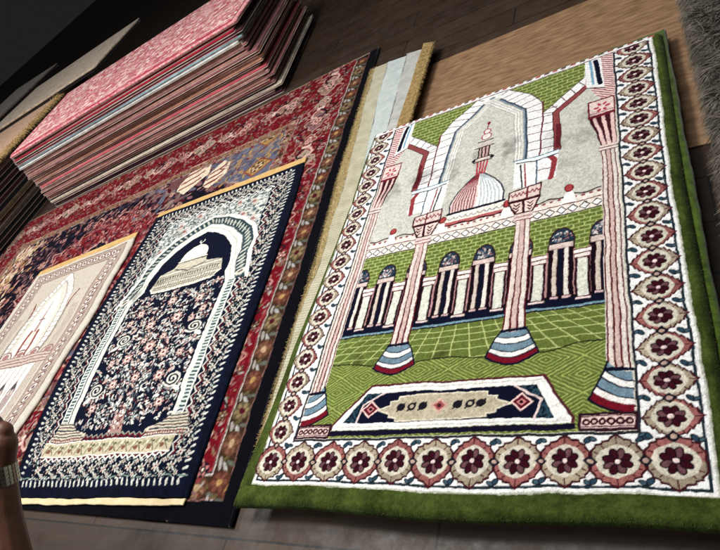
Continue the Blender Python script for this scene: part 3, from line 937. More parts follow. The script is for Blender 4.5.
def rc_place(U, V):
    s = U / RCW; t = V / RCH
    P = rcP
    bl, br, tr, tl = [np.array(lift(p, .010)) for p in RC]
    X = (bl[0] * (1 - s) + br[0] * s) * (1 - t) + (tl[0] * (1 - s) + tr[0] * s) * t
    Y = (bl[1] * (1 - s) + br[1] * s) * (1 - t) + (tl[1] * (1 - s) + tr[1] * s) * t
    return X, Y


rug_sheet('woven_field', carpet_pattern(), rc_place, lambda U, V: .0085 + .0018 * (vnoise(U, V, .03, 4) - .5), CARPET, red, relief=.0006, jitter=.16, skirt=.0075)
b = [lift(p, .010) for p in RC]
c_out = [(b[0][0] - .002, b[0][1] - .004), (b[1][0] + .004, b[1][1] - .004), (b[2][0] + .004, b[2][1] + .004), (b[3][0] - .002, b[3][1] + .004)]
# black bound edge along the right side
e0, e1 = Vector(b[1]), Vector(b[2])
nn = Vector((-(e1 - e0).y, (e1 - e0).x)).normalized()
me = slab([tuple(e0 + nn * .002), tuple(e0 - nn * .005), tuple(e1 - nn * .005), tuple(e1 + nn * .002)], .001, .0125, seg=.02)
link('edge_binding', me, BINDING, red)


# ================================================================== NAVY PRAYER RUG
NL = np.array([(0, -1.800, .296), (.15, -1.905, .468), (.36, -1.955, .739), (.6, -1.985, 1.024), (.93, -2.01, 1.413), (1, -1.985, 1.499)])
NRt = np.array([(0, -1.067, .316), (.32, -1.103, .705), (.77, -1.151, 1.246), (1, -1.196, 1.527)])
CLt = np.array([(0, -2.72, .2), (.72, -2.76, 1.02), (1, -2.80, 1.33)])
CRt = np.array([(0, -2.02, .2), (.27, -2.018, .517), (.48, -2.017, .766), (.7, -2.03, 1.036), (1, -2.09, 1.386)])


def edge(T, t):
    k = np.polyfit(T[:, 0], T[:, 1], 3 if len(T) > 3 else len(T) - 1); m = np.polyfit(T[:, 0], T[:, 2], 2)
    return np.polyval(k, t), np.polyval(m, t)


def edge_place(A, B, vmax, z, u0=0.0, u1=100.0):
    k = 1 - z / H
    def f(U, V):
        t = V / vmax; s = (U - u0) / (u1 - u0)
        ax, ay = edge(A, t); bx, by = edge(B, t)
        return (ax * (1 - s) + bx * s) * k, (ay * (1 - s) + by * s) * k
    return f


def navy_pattern():
    w = Weave(0, 100, 0, 165, 4.6, wob=.22, wf=.8, seed=81)
    R = random.Random(9)
    NV = lin(15, 22, 44); IV = lin(224, 222, 214); TQ = lin(150, 166, 166); BE = lin(196, 186, 162); RD = lin(96, 26, 38); PK = lin(202, 172, 164); DK = lin(14, 18, 34); GY = lin(176, 178, 170)
    w.a[:] = np.array(NV, np.float32) * (.75 + .5 * vnoise(w.U0, w.V0, .25, 3))[..., None]
    M = 52.0
    L0, L1 = 1.0, 99.0

    def tooth(x, y, a):
        w.ell(x, y, 1.05, .5, lin(208, 208, 200), a); w.ell(x - 1.0 * math.cos(a), y - 1.0 * math.sin(a), .55, .5, lin(190, 188, 180))
    # teeth rows
    for k in range(64):
        v = 7.0 + k * 2.43
        tooth(95.0, v, .35); tooth(4.4, v, 2.8)
    for k in range(33):
        tooth(7.5 + k * 2.7, 5.2, 1.9); 
    for k in range(34):
        tooth(7 + k * 2.62, 162.0, 1.9)
    w.line([(3, 7.0), (97, 7.0)], .5, lin(120, 140, 130)); 
    # main floral border
    def bord(fn, L, n):
        for i in range(int(L * 8)):               # small flecks between the flowers
            x, y = fn(R.uniform(0, L), R.uniform(-4.2, 4.2))
            w.ell(x, y, R.uniform(.3, .65), R.uniform(.2, .32), R.choice([IV, lin(190, 196, 190), GY, lin(108, 120, 118), lin(120, 134, 132), lin(80, 92, 94), DK, DK, lin(186, 164, 156)]), R.random() * 3.14)
        for i in range(n):
            s = (i + .5) * L / n
            for off, d, r in ((0, 0, 1.0), (.5, 2.2, .62), (.5, -2.4, .62)):
                x, y = fn(s + off * L / n, d)
                w.ell(x, y, 2.6 * r, 2.2 * r, DK)
                for q in range(6):
                    a = q * 1.047 + i; w.ell(x + 1.25 * r * math.cos(a), y + 1.05 * r * math.sin(a), .72 * r, .42 * r, [lin(196, 196, 188), lin(184, 160, 150), lin(206, 204, 196)][(i + q) % 3], a)
                w.ell(x, y, .8 * r, .65 * r, [lin(206, 186, 176), lin(170, 166, 146)][i % 2]); w.ell(x, y, .4 * r, .32 * r, [RD, lin(50, 60, 66)][i % 2])
            for d in (-1, 1):
                x, y = fn(s + .26 * L / n, d * 1.5); w.ell(x, y, 1.0, .34, lin(190, 192, 184), .9 * d + .4); x, y = fn(s - .26 * L / n, d * 2.9); w.ell(x, y, 1.1, .34, lin(176, 184, 178), -.7 * d)
    bord(lambda s, d: (90.2 + d, 12 + s), 148, 23); bord(lambda s, d: (10.0 + d, 12 + s), 148, 23)
    bord(lambda s, d: (11 + s, 10.2 + d), 80, 12); bord(lambda s, d: (11 + s, 157.5 + d * .8), 80, 13)
    # zigzag ribbon
    for x0 in (86.0, 15.4):
        w.line([(x0 + (.9 if k % 2 else -.9), 13.5 + k * 2.2) for k in range(64)], .6, lin(200, 200, 192))
        w.line([(x0 + (.9 if k % 2 else -.9) + (.9 if x0 > 50 else -.9), 13.5 + k * 2.2) for k in range(64)], .6, RD)
    w.line([(15 + k * 1.6, 14.2 + (.6 if k % 2 else -.6)) for k in range(44)], .6, IV)
    w.line([(15 + k * 1.6, 15.0 + (.7 if k % 2 else -.7)) for k in range(44)], .6, RD)
    w.line([(15 + k * 2.2, 153.4 + (.8 if k % 2 else -.8)) for k in range(33)], .8, IV)
    # pale spandrel ground with a fine net
    def net(U, V, c):
        n = vnoise(U, V, 1.25, 8); n3 = vnoise(U, V, .28, 18)
        g = np.where(n > .63, 0, np.where(n > .36, 1, 2))
        k = np.array([lin(92, 102, 104), lin(178, 182, 176), lin(216, 216, 208)], np.float32)[g]
        return k * (.86 + .22 * n3)[:, None]
    w.fillf([(17, 92), (84.4, 92), (84.4, 152.6), (17, 152.6)], net)
    for x, y in ((28, 147), (40, 150), (66, 149), (76, 146), (80, 132), (23, 128), (22, 112), (80.5, 112), (33, 141), (72, 138)):
        w.ell(x, y, 3.4, 2.0, lin(196, 186, 178), R.random() * 3); w.ell(x, y, 1.6, 1.0, lin(160, 112, 106)); w.ell(x + 2, y + 1, 1.4, .7, IV, .5); w.ell(x - 2, y - 1, 1.5, .7, lin(130, 140, 138), .7)
    # striped pillars
    def stripes(x0, x1, v0, v1):
        w.rect(x0, v0, x1, v1, lin(196, 204, 198))
        k = v0
        while k < v1:
            w.line([(x0 + .8, k), (x1 - .8, k)], .7, lin(60, 78, 84)); k += 1.55
        w.line([(x0 + .4, v0), (x0 + .4, v1)], .7, IV); w.line([(x1 - .4, v0), (x1 - .4, v1)], .7, IV)
    stripes(80.6, 84.6, 28, 96); stripes(17.2, 21.4, 28, 96)
    # arch bands
    arch = [(24.6, 40), (24.4, 92), (29.4, 99), (29.0, 106), (31.5, 116), (36.5, 124), (44, 130.5), (52, 134), (60, 130.5), (67.5, 124), (73.5, 116.5), (76.6, 106), (76.4, 99), (79.4, 92), (79.4, 40)]
    def grow(p, d):
        return [(52 + (x - 52) * (1 + d / 27.5), y + (d * 1.05 if y > 95 else 0)) for x, y in p]
    top = [q for q in arch if q[1] >= 92]
    w.poly(grow(top, 10.5), lin(224, 224, 214)); w.line(grow(top, 10.5), 1.1, lin(240, 238, 230))
    w.poly(grow(top, 9.2), lin(54, 72, 78))
    g = grow(top, 6.8)
    for (ax, ay), (bx, by) in zip(g[:-1], g[1:]):
        n = max(1, int(math.hypot(bx - ax, by - ay) / 2.4))
        for k in range(n):
            x = ax + (bx - ax) * k / n; y = ay + (by - ay) * k / n
            w.ell(x, y, 2.2, .55, lin(196, 196, 184), math.atan2(y - 100, x - 52) + .5); w.ell(x + .6, y - .6, .8, .4, lin(150, 160, 156), .3)
    w.poly(grow(top, 4.6), IV); w.line(grow(top, 4.6), .5, lin(120, 128, 126))
    w.line(grow(top, 2.2), .5, lin(196, 192, 180))
    w.poly(grow(arch, 2.0)[:2] + [(79.4 + 2, 92), (79.4 + 2, 40)] , IV)
    w.rect(22.0, 28, 24.6, 93, lin(224, 222, 210)); w.rect(79.2, 28, 81.4, 93, lin(224, 222, 210))
    for x, y in ((18.6, 95), (85.4, 96)):
        w.ell(x, y, 2.8, 1.6, lin(216, 212, 200), .4); w.ell(x, y, 1.4, .8, lin(120, 108, 100), .4)
    field = [(24.8, 30), (29, 24.5), (36, 23.2), (68, 22.6), (75.5, 25), (78.8, 31), (79.2, 92), (76.2, 99), (76.4, 106), (73.3, 116.3), (67.3, 123.7), (59.8, 130), (52, 133.4), (44, 130), (36.7, 123.7), (31.8, 116), (29.2, 106), (29.6, 99), (24.8, 92)]
    w.poly(field, NV)
    # flowering bush
    for k in range(22):
        x0 = 52 + R.uniform(-4, 4); a = R.uniform(-1.4, 1.4); L = R.uniform(18, 66)
        w.curve(lambda t: (x0 + math.sin(a) * L * .5 * t + 2 * math.sin(t * 9 + a), 28 + L * t * math.cos(a * .5)), 0, 1, 12,   .26, lin(92, 100, 104))
    for k in range(3700):
        x, y = R.uniform(26.0, 78), R.uniform(26.5, 95)
        if y < 29.5 and abs(x - 52) > 21: continue
        if vnoise(np.array([x]), np.array([y]), .33, 61)[0] < .27: continue
        r = R.uniform(.5, 1.25)
        w.ell(x, y, r * 1.15, r * .62, DK, R.random() * 3.14) if R.random() < .3 else None
        w.ell(x, y, r, r * .42, R.choice([IV, IV, lin(206, 204, 196), PK, lin(186, 190, 186), lin(176, 152, 146), lin(130, 140, 140), DK, DK, lin(84, 34, 44)]), R.random() * 3.14)
    for x, y, r in ((52, 63, 4.2), (42, 58, 3.4), (62, 58.5, 3.4), (46, 76, 3.6), (60, 77, 3.8), (36, 84, 3.2), (68, 86, 3.2), (52, 88, 3.2), (40, 46, 3.2), (65, 47, 3.4), (52, 48, 3.0), (33, 57, 2.8), (71, 57, 2.8), (32, 79, 2.6), (73, 79, 2.6), (57, 68, 2.4), (47, 67, 2.4), (33, 36, 3), (70, 35.5, 3)):
        r *= .84
        w.ell(x, y, r * 1.16, r * 1.05, DK)
        for i in range(8):
            a = i * math.pi / 4
            w.ell(x + math.cos(a) * r * .62, y + math.sin(a) * r * .62, r * .36, r * .22, lin(194, 168, 160) if i % 2 else lin(172, 140, 134), a)
        w.ell(x, y, r * .5, r * .45, lin(226, 212, 200)); w.ell(x, y, r * .26, r * .22, lin(130, 60, 66))
    for sx, sy, sg in ((34.2, 69.5, 1), (72.6, 69.8, -1), (31.4, 44, 1), (73.0, 44.6, -1)):
        w.ell(sx, sy, 4.5, 3.9, NV)
        for c_, wd_ in ((lin(208, 206, 196), .85),):
            w.curve(lambda t: (sx + sg * (.6 + 3.6 * t) * math.cos(t * 13 - .8), sy + (.5 + 3.0 * t) * math.sin(t * 13 - .8)), 0, 1, 44, wd_, c_)
        w.ell(sx - sg * 3.4, sy - 4.2, 2.2, .9, IV, .5 * sg); w.ell(sx + sg * 3.2, sy + 4.2, 1.6, .8, PK, .6)
    w.poly([(48.6, 23.4), (57, 23.2), (53.0, 36)], lin(166, 134, 126))
    for k in range(60):
        t = R.random(); x = 52.7 + R.uniform(-4.5, 4.5) * (1 - t); w.ell(x, 24 + 12 * t, .6, .35, R.choice([IV, RD, PK, lin(120, 84, 80)]), R.random() * 3)
    # dome and building of the shrine
    w.poly([(33.0, 99.2), (35.2, 96.6), (52, 96.2), (69.4, 96.6), (73.0, 101.2), (71.0, 108.4), (62, 110), (60.8, 113), (44.2, 114), (42.6, 110.4), (35.0, 108.2)], lin(196, 190, 172))
    for k in range(11):
        v = 97.5 + k * 1.08
        w.line([(34.6 + abs(k - 3) * .12, v), (71.6 - abs(k - 3) * .1, v)], .35, lin(110, 108, 98) if k % 3 else lin(232, 228, 214))
    for k in range(24):
        x = 35.5 + k * 1.5; w.line([(x, 97.6), (x + .3, 101.4)], .35, lin(120, 116, 104)); w.ell(x, 104.2, .42, .9, lin(90, 90, 84))
    w.line([(43.5, 109.4), (52.4, 106.6), (61.6, 109.4)], .7, lin(84, 84, 80)); w.line([(33.2, 99.4), (35.4, 96.8), (69.2, 96.8), (72.8, 101.2)], .6, lin(232, 228, 214))
    w.poly([(44.6, 114.4)] + [(52.2 + 7.8 * math.cos(t), 115 + 8.6 * math.sin(t)) for t in [math.pi * (1 - k / 14) for k in range(15)]] + [(60.0, 114.4)], lin(234, 230, 214))
    w.line([(43.8, 114.2), (60.6, 114.0)], .9, lin(226, 220, 200)); w.line([(44, 113.2), (60.4, 113)], .5, lin(80, 80, 78))
    w.curve(lambda t: (52.2 + 1.4 * math.cos(t), 126.2 + 1.3 * math.sin(t)), -3.6, .5, 14, .55, lin(232, 228, 214)); w.line([(52.2, 123.4), (52.2, 125)], .5, lin(232, 228, 214))
    # pedestals and bottom panel
    for s in (1, -1):
        f = lambda x: x if s == 1 else 104 - x
        w.poly([(f(17.2), 29.8), (f(24.6), 29.8), (f(28.5), 26.5), (f(35.4), 24.6), (f(35.6), 21), (f(15.2), 21)], lin(204, 194, 176))
        for k in range(7):
            v = 21.6 + k * 1.25
            w.line([(f(15.8 + max(0, k - 3) * .5), v), (f(34.8 - max(0, k - 1) * 1.7), v)], .5, lin(84, 62, 62) if k % 2 else lin(60, 66, 74))
        for k in range(14):
            w.line([(f(17 + k * 1.25), 21.4), (f(17 + k * 1.25), 23.2)], .4, lin(150, 84, 84))
    w.rect(13.0, 15.3, 84.6, 21.2, BE)
    w.line([(12.8, 21.2), (84.8, 21.2)], .5, IV); w.line([(12.8, 15.3), (84.8, 15.3)], .5, IV)
    for k in range(11):
        x = 16.4 + k * 6.4
        w.line([(x - 2.6, 16.2), (x, 20.2), (x + 2.6, 16.2)], .5, lin(120, 116, 92)); w.ell(x, 17.6, 1.1, .9, lin(132, 96, 76)); w.ell(x + 3.1, 19.2, 1.3, .7, lin(160, 156, 126), .5); w.ell(x + 1.4, 19.4, .6, .5, lin(90, 92, 72)); w.ell(x - 1.5, 19.3, .6, .5, lin(232, 222, 196))
    w.line([(35 + k * 1.5, 22.2 + (.8 if k % 2 else -.5)) for k in range(24)], .9, RD)
    w.line([(35 + k * 1.5, 23.0 + (.8 if k % 2 else -.5)) for k in range(24)], .5, lin(150, 150, 140))
    # outer plain band
    band = np.array(lin(13, 18, 36), np.float32)
    for p in ([(97.2, 0), (101, 0), (101, 166), (97.2, 166)], [(-1, 0), (2.0, 0), (2.0, 166), (-1, 166)], [(0, -1), (100, -1), (100, 3.4), (0, 3.4)], [(0, 163.8), (100, 163.8), (100, 166), (0, 166)]):
        w.fillf(p, lambda U, V, c: band * (.6 + .8 * vnoise(U, V, .6, 12))[:, None])
    # darker blotches
    U, V = w.U, w.V
    for cu, cv_, ru, rv, s in ((29, 141, 5, 3, .4), (24, 98, 4, 4, .5), (34, 104, 8, 4, .3), (56, 142, 8, 3, .25)):
        d = ((U - cu) / ru) ** 2 + ((V - cv_) / rv) ** 2 + (vnoise(U, V, .4, 31) - .5)
        w.a *= (1 - np.clip(1.1 - d, 0, 1) * s)[..., None]
    return w


NZ = .0185
navy = empty('prayer_rug', (-1.5, .9, 0))
tag(navy, 'navy prayer rug with a white dome woven in its arch and a golden hem', 'prayer rug', 'prayer rugs laid out on the floor')
nplace = edge_place(NL, NRt, 165, NZ)
rug_sheet('pile', navy_pattern(), nplace,
          lambda U, V: NZ - .001 + (.009 * (vnoise(U, V, .035, 14) - .5) + .003 * (vnoise(U, V, .09, 15) - .5)) * np.clip(np.minimum(U, 100 - U) / 12, .25, 1), PILE, navy, relief=.0007, jitter=.15, skirt=.008)


def strip_between(name, mat, parent, p0, p1, width, z0, z1, seed=0, side=1):
    """a hem strip along p0-p1, lying on the side of the normal"""
    a, b = Vector(p0), Vector(p1)
    t = (b - a).normalized(); n = Vector((-t.y, t.x)) * side
    pts = [a, b, b + n * width, a + n * width]
    if side < 0: pts = pts[::-1]
    return link(name, slab([tuple(p) for p in pts], z0, z1, seg=.012, wob=.002, seed=seed), mat, parent)


def pt(f, u, v):
    x, y = f(np.array([float(u)]), np.array([float(v)]))
    return (float(x[0]), float(y[0]))


strip_between('top_hem', HEM_GOLD, navy, pt(nplace, -.5, 165.1), pt(nplace, 100.5, 165.1), .030, .0115, .0185, 3)
strip_between('bottom_hem', HEM_CREAM, navy, pt(nplace, .5, -.2), pt(nplace, 99.5, -.2), .016, .0105, .0165, 4, -1)


# ================================================================== CREAM PRAYER RUG
def cream_pattern():
    w = Weave(0, 100, -6, 162, 4.2, wob=.25, wf=.7, seed=91)
    R = random.Random(19)
    W_ = lin(230, 226, 218); F = lin(204, 196, 182); RS = lin(128, 62, 62); G = lin(150, 138, 128); TP = lin(186, 166, 152); DKm = lin(70, 44, 48)
    w.a[:] = np.array(lin(206, 200, 188), np.float32)
    M = 49.0
    def mir(p): return [(2 * M - x, y) for x, y in p]
    def both(f, p, *a):
        f(p, *a); f(mir(p), *a)
    # chain border
    w.rect(5, -5, 95, 159.5, lin(176, 160, 148)); w.line([(5, -5), (5, 159.5), (95, 159.5), (95, -5)], .7, lin(130, 104, 98))
    for k in range(26):
        v = 5.0 + k * 5.9
        for x in (10.2, 88.4):
            w.ell(x, v, 3.3, 2.2, lin(110, 70, 72), .7); w.ell(x, v, 2.7, 1.6, lin(230, 222, 212), .7); w.ell(x, v, 1.3, .9, lin(96, 70, 76), .7)
            w.ell(x + 2.4, v + 2.9, 1.0, .5, lin(130, 110, 104)); w.ell(x - 2.4, v + 2.9, 1.2, .6, lin(222, 200, 190))
    for k in range(14):
        x = 12.4 + k * 5.6
        w.ell(x, 155.0, 2.6, 2.6, lin(110, 70, 72)); w.ell(x, 155.0, 2.0, 2.0, lin(230, 222, 212)); w.ell(x, 155.0, 1.0, 1.1, lin(100, 74, 80))
    w.rect(15.4, -5, 83.2, 150.6, lin(150, 126, 120)); w.rect(16.2, -5, 82.4, 149.8, F)
    w.fillf([(16.2, -5), (82.4, -5), (82.4, 149.8), (16.2, 149.8)], lambda U, V, c: np.where((((U * 1.2) % 1.7) < .35)[:, None] & (V > 86)[:, None], np.array(lin(186, 174, 160), np.float32), c))
    # side pillars with fine lines
    for x in (18.4, 20.2, 22.0, 23.6): both(w.line, [(x, -5), (x + .4, 118)], .5, lin(160, 132, 126))
    # pointed arch band
    ar = [(33, 84), (33.2, 118), (36, 130), (41.5, 138), (49, 146.5)]
    both(w.line, ar, 5.4, lin(128, 112, 106)); both(w.line, ar, 4.6, W_)
    for i in range(len(ar) - 1):
        (ax, ay), (bx, by) = ar[i], ar[i + 1]
        L = math.hypot(bx - ax, by - ay); n = max(1, int(L / 3.2)); nx, ny = -(by - ay) / L, (bx - ax) / L
        for k in range(n):
            x = ax + (bx - ax) * k / n; y = ay + (by - ay) * k / n
            both(w.line, [(x - nx * 2.3, y - ny * 2.3), (x + nx * 2.3, y + ny * 2.3)], .4, lin(150, 130, 124))
    w.poly([(36.2, 84), (36.4, 118), (39, 128.6), (44, 135.6), (49, 141.6)] + mir([(36.2, 84), (36.4, 118), (39, 128.6), (44, 135.6)])[::-1], lin(214, 210, 200))
    w.poly([(39.5, 84), (39.8, 117), (42.0, 126), (49, 135.6)] + mir([(39.5, 84), (39.8, 117), (42.0, 126)])[::-1], W_)
    # narrow side arches in dark red
    sa = [(29.6, 84), (29.2, 122), (27.6, 127)]
    both(w.line, [(29.4, 118), (28.6, 124), (26.2, 129.5)], 1.5, RS)
    both(w.line, [(29.8, 86), (29.6, 118)], .7, DKm)
    both(w.line, [(28.6, 90), (28.2, 117), (25, 126)], .4, G)
    both(w.line, [(71, 108), (71.3, 122), (74.5, 132)], .9, DKm) if False else None
    # minaret & dome inside
    w.ell(49, 99, 4.6, 5.2, lin(206, 170, 162)); w.ell(49, 99, 4.0, 4.6, lin(226, 214, 204))
    w.poly([(47.6, 104), (50.4, 104), (49.6, 122), (48.6, 122)], lin(176, 150, 144)); w.line([(49, 121), (49, 126)], .6, RS); w.line([(46, 112), (52, 112)], .6, lin(120, 100, 98))
    both(w.line, [(44.8, 88), (44.8, 97), (45.8, 104)], 2.0, lin(146, 84, 78))
    # balustrade
    w.rect(16.2, 80, 82.4, 86.5, lin(204, 186, 176))
    for v in (80.2, 82.2, 84.2, 86.3): w.line([(16.2, v), (82.4, v)], .55, lin(130, 100, 98))
    for k in range(5):
        x = 22 + k * 13.6
        w.curve(lambda t: (x + 5.4 * math.cos(t), 86.6 + 4.2 * math.sin(t)), 0, math.pi, 14, .9, lin(146, 112, 110)); w.ell(x, 88, 3, 1.6, lin(170, 130, 126))
    # lower arcade: pale pillars and dark slots
    w.rect(24.5, 30, 74, 79.6, W_)
    for k in range(9): w.line([(26 + k * 5.9, 30), (26.4 + k * 5.9, 79)], .5, lin(150, 128, 122))
    for k in range(4):
        x = 31 + k * 12.2
        w.poly([(x - 3.4, 34), (x - 3.4, 64), (x, 71), (x + 3.4, 64), (x + 3.4, 34)], lin(128, 112, 112)); w.poly([(x - 2.6, 34), (x - 2.6, 63), (x, 69), (x + 2.6, 63), (x + 2.6, 34)], lin(214, 200, 192))
        for dx in (-1.5, 0, 1.5): w.line([(x + dx, 34), (x + dx, 63 + (1 - abs(dx)) * 2)], .7, lin(90, 70, 76))
        w.ell(x, 66.6, 1.6, 2.0, lin(84, 86, 90))
    w.rect(16.2, -5, 82.4, 33, lin(214, 198, 186))
    for k in range(12): w.line([(16.2, 2 + k * 2.6), (82.4, 2 + k * 2.6)], .5, lin(160, 130, 126))
    w.rect(24, 4, 75, 18, lin(190, 168, 158)); w.line([(24, 4), (75, 4), (75, 18), (24, 18)], .8, RS, True); w.rect(28, 7, 71, 15, lin(226, 216, 206))
    return w


CZ = .0185
cream = empty('prayer_rug', (-2.3, .8, 0))
tag(cream, 'cream and pale pink prayer rug with a pointed arch, left of the navy one', 'prayer rug', 'prayer rugs laid out on the floor')
cplace0 = edge_place(CLt, CRt, 159.5, CZ)


def cplace(U, V):
    X, Y = cplace0(U, V)
    return X + .007 * np.sin(V * .13 + .6) * np.clip((U - 60) / 40, 0, 1), Y


rug_sheet('pile', cream_pattern(), cplace, lambda U, V: CZ - .001 + (.010 * (vnoise(U, V, .04, 24) - .5) + .003 * (vnoise(U, V, .09, 25) - .5)) * np.clip(np.minimum(U, 100 - U) / 12, .25, 1), PILE, cream, relief=.0012, skirt=.008)
strip_between('top_hem', HEM_GOLD, cream, pt(cplace, -.5, 162.2), pt(cplace, 101.5, 162.2), .034, .0110, .0185, 5)
# rolled pale selvedge down the right side
bm = bmesh.new()
prev = None
for i in range(91):
    v = -6 + i * 168 / 90
    x, y = pt(cplace, 100.6, v)
    ring = []
    for k in range(8):
        a = k * math.pi / 4
        ring.append(bm.verts.new((x + .0085 * math.cos(a), y, .0155 + .0062 * math.sin(a) + .0008 * math.sin(i * 1.3))))
    if prev:
        for k in range(8):
            f = bm.faces.new((prev[k], prev[(k + 1) % 8], ring[(k + 1) % 8], ring[k])); f.smooth = True
    else:
        bm.faces.new(ring)
    prev = ring
bm.faces.new(prev[::-1])
bmesh.ops.recalc_face_normals(bm, faces=bm.faces)
me = bpy.data.meshes.new('selvedge'); bm.to_mesh(me); bm.free()
link('selvedge', me, SELVEDGE, cream)

# ================================================================== GREEN MOSQUE RUG
green = empty('mosque_rug', (-.46, .9, 0))
tag(green, 'large plush green rug picturing a mosque court behind arches inside a white medallion border', 'rug')
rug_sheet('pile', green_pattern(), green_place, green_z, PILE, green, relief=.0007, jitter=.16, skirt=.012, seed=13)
# shaggy rim of the plush edge
GPL = pile_mat('green_plush', lin(70, 82, 38), lin(46, 58, 24), sheen=.4, nscale=60)
rt = []; dr = []
for k in range(15000):
    s = nr.random()
    if k % 3 == 0: u, v, d = nr.uniform(-5, 102.6), -4.4 + nr.uniform(0, .5), (0, -1, .25)
    elif k % 3 == 1: u, v, d = 102.4 - nr.uniform(0, .5), nr.uniform(-4.6, 143), (1, 0, .25)
    else: u, v, d = -4.8 + nr.uniform(0, .5), nr.uniform(-4.6, 143), (-1, 0, .25)
    U_ = np.array([u]); V_ = np.array([v]); x, y = green_place(U_, V_); z = green_z(U_, V_)
    rt.append((x[0], y[0], z[0] - .001 - nr.random() * .008)); dr.append(d)
me, m_, n_ = blades(rt, dr, .0026, .0011, .5, 4)
link('pile_fringe', me, GPL, green)


# a second green rug under it, its edge showing on the right
def g2(u, v, z):
    k = (1 - z / H) * .85 / 1.5
    return ((-1.567 + u / 100 * 1.464) * k, (.609 + v / 100 * 1.464) * k)


GD = pile_mat('dark_green_plush', lin(80, 100, 34), lin(44, 60, 18), sheen=.35, nscale=45)
under = empty('plush_rug', (-.3, .9, 0))
tag(under, 'folded dark green plush rug lying under the mosque rug, its edge showing on the right', 'rug')
link('pile', slab([g2(14, -1, .04), g2(104.6, -3, .04), g2(104.3, 60, .04), g2(104.0, 143, .04), g2(14, 141, .04)], .030, .0495, seg=.01, seed=6), GD, under)
link('backing', slab([g2(14, -.6, .03), g2(103.9, -2.4, .03), g2(103.4, 143, .03), g2(14, 141, .03)], .0065, .0300, seg=.01, seed=7),
     pile_mat('olive_backing', lin(84, 86, 52), lin(58, 60, 34)), under)

# pale rugs whose edges step out on the left
PALE = [  # label, category colours, left edge (u at v), z0, z1, right u, fringe colour
    ('golden beige shaggy rug under the mosque rug, along the black carpet edge', lin(176, 156, 110), lin(142, 122, 80), [(-2.0, -3), (-5.4, 41), (-7.6, 78), (-12.8, 125), (-17.0, 179), (-18.9, 205)], .001, .016, 14.6, .009),
    ('ivory rug with a plain woven edge, second pale layer beside the golden shaggy rug', lin(196, 190, 166), lin(172, 166, 138), [(-1.2, -2), (-4.4, 35), (-5.2, 50), (-5.0, 76), (-8.0, 122), (-14.2, 176), (-16.6, 205)], .0185, .027, 14.4, 0),
    ('pale blue white rug strip beyond the top left corner of the mosque rug', lin(206, 212, 206), lin(180, 190, 188), [(4, 60), (2, 100), (-3.4, 145), (-6.6, 171), (-9.4, 205)], .0275, .035, 14.2, 0),
    ('greyish white rug strip between the blue white strip and the golden fringe', lin(196, 196, 188), lin(170, 170, 164), [(8, 70), (7, 100), (4.6, 147), (3.4, 166), (1, 205)], .0355, .042, 14.4, 0),
]
for i, (lab, ca, cb, L, z0, z1, ur, fr) in enumerate(PALE):
    zt = z1
    pts = [g2(u, v, zt) for u, v in L]
    right = [g2(ur, L[-1][1] - 3, zt), g2(ur, max(L[0][1], 2), zt)]
    out = pts[::-1]                           # going down the left side
    poly = out + right[::-1]
    o = empty('pale_rug', (pts[1][0], pts[1][1], 0))
    tag(o, lab, 'rug', 'pale rugs stepping out under the mosque rug')
    mt = pile_mat('pale_pile_%d' % i, ca, cb, nscale=70 if fr else 28, bump=.8, ribs=0 if fr else 38)
    link('pile', slab(poly, z0, z1, seg=.01, wob=.003, seed=20 + i), mt, o)
    if fr:
        rr = []; dd = []
        for k in range(16000):
            j = nr.integers(0, len(L) - 1); t = nr.random()
            u = L[j][0] * (1 - t) + L[j + 1][0] * t; v = L[j][1] * (1 - t) + L[j + 1][1] * t
            off = nr.uniform(0.3, 4.2) if k % 4 else nr.uniform(.1, .5)
            p = g2(u + off, v, zt)
            rr.append((p[0], p[1], z1 - .002)); dd.append((-.5, -.3, .7))
        me, _, _ = blades(rr, dd, fr, .0007, .9, 30 + i)
        link('shag', me, pile_mat('golden_shag', lin(182, 162, 114), lin(146, 124, 80), nscale=120), o)
    elif i >= 1:
        # woven rim along the left edge
        rr = []; dd = []
        for k in range(2600):
            j = nr.integers(0, len(L) - 1); t = nr.random()
            u = L[j][0] * (1 - t) + L[j + 1][0] * t; v = L[j][1] * (1 - t) + L[j + 1][1] * t
            p = g2(u + .05, v, zt); rr.append((p[0], p[1], z1 - nr.random() * .005)); dd.append((-1, -.2, .1))
        me, _, _ = blades(rr, dd, .006, .0006, .6, 40 + i)
        link('edge_fringe', me, mt, o)
o = empty('pale_rug', (-.75, 1.7, 0))
tag(o, 'narrow golden fringed rug end beside the brown board above the mosque rug', 'rug', 'pale rugs stepping out under the mosque rug')
GF = pile_mat('old_gold_fringe', lin(176, 150, 96), lin(124, 98, 56), nscale=90)
link('pile', slab([g2(9.5, 120, .045), g2(15.0, 120, .045), g2(14.8, 205, .045), g2(9.0, 208, .045)], .0425, .0475, seg=.01, seed=27), GF, o)
rr = []; dd = []
for k in range(5000):
    p = g2(nr.uniform(9.5, 15), nr.uniform(125, 205), .046)
    rr.append((p[0], p[1], .046)); dd.append((.7, -.2, .5))
me, _, _ = blades(rr, dd, .009, .0007, 1.0, 51)
link('fringe', me, GF, o)

